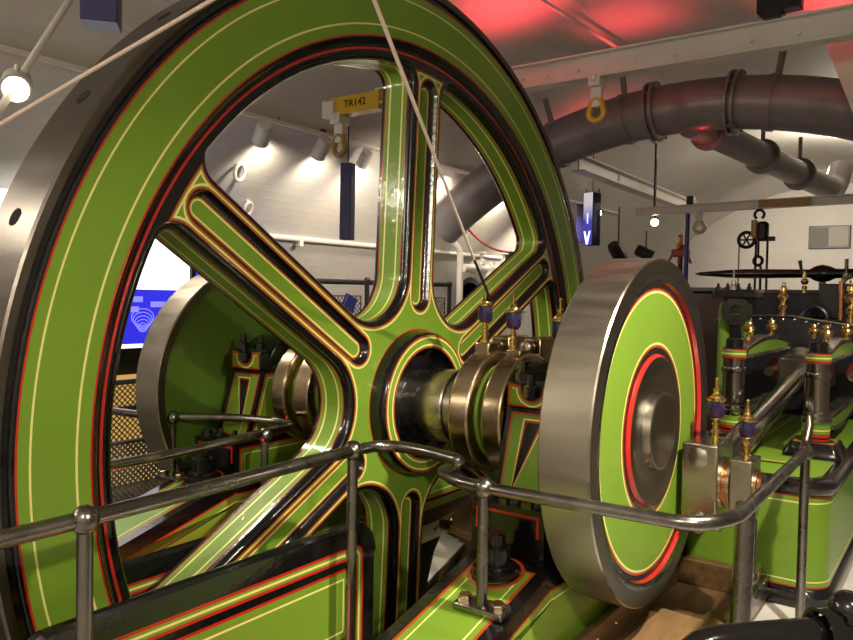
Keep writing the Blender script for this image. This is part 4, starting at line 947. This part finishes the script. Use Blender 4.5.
# far wall vent
vt = thing('wall_vent', (0, 13.4, 2.8), 'rectangular vent opening high on the far white wall at the right', 'vent')
b = MB(); b.bx(-.36, .36, 13.42, 13.49, 2.60, 3.04, GREYP); b.build('frame', vt, .01)
VENTM = mat('vent_cover_grey', (.35, .33, .30), .6)  # paler grey for the vent cover
b = MB(); b.bx(-.33, -.02, 13.40, 13.44, 2.64, 3.0, mat('vent_dark_grey', (.16, .15, .14), .6)); b.build('louvre', vt)
b = MB(); b.bx(.0, .33, 13.40, 13.44, 2.64, 3.0, VENTM); b.build('cover', vt)
# ------------------------------------------------------------------ light: the hall's spot lamps, wall washers, red uplights and added fill lights
w = bpy.data.worlds.new('world'); SC.world = w; w.use_nodes = True
w.node_tree.nodes['Background'].inputs['Color'].default_value = (1.0, .93, .85, 1); w.node_tree.nodes['Background'].inputs['Strength'].default_value = 0.12
WARM = (1, .87, .68)
def spot(name, loc, tgt, power, col=WARM, size=60, blend=.5, rad=.05):
    l = bpy.data.lights.new(name, 'SPOT'); l.energy = power; l.color = col; l.spot_size = R(size); l.spot_blend = blend; l.shadow_soft_size = rad
    o = bpy.data.objects.new(name, l); COL.objects.link(o); o.location = loc
    o.rotation_euler = (V(tgt)-V(loc)).to_track_quat('-Z', 'Y').to_euler(); return o
def point(name, loc, power, col=WARM, rad=.05):
    l = bpy.data.lights.new(name, 'POINT'); l.energy = power; l.color = col; l.shadow_soft_size = rad
    o = bpy.data.objects.new(name, l); COL.objects.link(o); o.location = loc; return o
spot('ceiling_spot', (2.55, -.65, 2.92), (1.0, .0, .6), 560, size=74, blend=.9)
spot('wall_spot', (2.95, -2.3, 2.30), (.2, -1.2, .45), 185, size=66, blend=.8)
spot('ceiling_spot', (2.5, 1.2, 2.95), (1.4, 2.4, .8), 260, size=80, blend=.7)
spot('ceiling_spot', (-2.4, -3.0, 2.75), (.0, 0, .9), 70, size=75, blend=.6, rad=.03)
spot('ceiling_spot', (-2.2, -.7, 2.95), (-.7, .2, .3), 130, size=90, blend=.6)
for y_ in (1.35, 2.0, 2.6): spot('wall_spot', (-2.60, y_, 2.74), (-3.7, y_+.7, 1.6), 30, size=130, blend=1)
for y_ in (4.0, 5.4): spot('wall_spot', (-2.55, y_, 2.82), (-3.7, y_+.5, 1.6), 70, size=130, blend=1)
spot('wall_spot', (-2.2, 6.6, 2.8), (-3.5, 7.2, 1.9), 240, size=100, blend=.9)
spot('end_wall_spot', (-.2, 10.0, 3.2), (0, 13.5, 1.6), 330, size=110, blend=.9)
point('fill_light', (.6, 8.2, 3.3), 60)  # these three points are unseen fills added to lift the ambient light
point('fill_light', (2.4, -4.6, 2.9), 120, rad=.25)
point('fill_light', (-2.0, -4.6, 2.7), 60, rad=.25)
RD_ = (1, .06, .08)
spot('red_uplight', (-.60, 2.05, 3.22), (-.75, 2.05, 4), 34, RD_, 116, .9)
spot('red_uplight', (-.15, 3.0, 3.30), (-.1, 3.0, 4), 15, RD_, 112, .9)
spot('red_uplight', (1.3, 3.05, 3.30), (1.3, 3.05, 4), 14, RD_, 116, .9)
spot('red_uplight', (-1.2, 5.0, 3.1), (-1.4, 5.1, 4), 9, RD_, 150, .8)
point('red_uplight', (.14, 4.15, 2.86), .8, RD_, .02)
for p in ((-.56, -1.05, .07), (.50, -1.55, .07)): point('red_floor_light', p, 5 if p[0] < 0 else 1.1, RD_, .02)
spot('wall_spot', (-1.5, 2.9, 2.62), (-3.9, 3.1, 1.6), 150, size=110, blend=1, rad=.2)  # unseen soft wash added below the track to brighten the brick wall
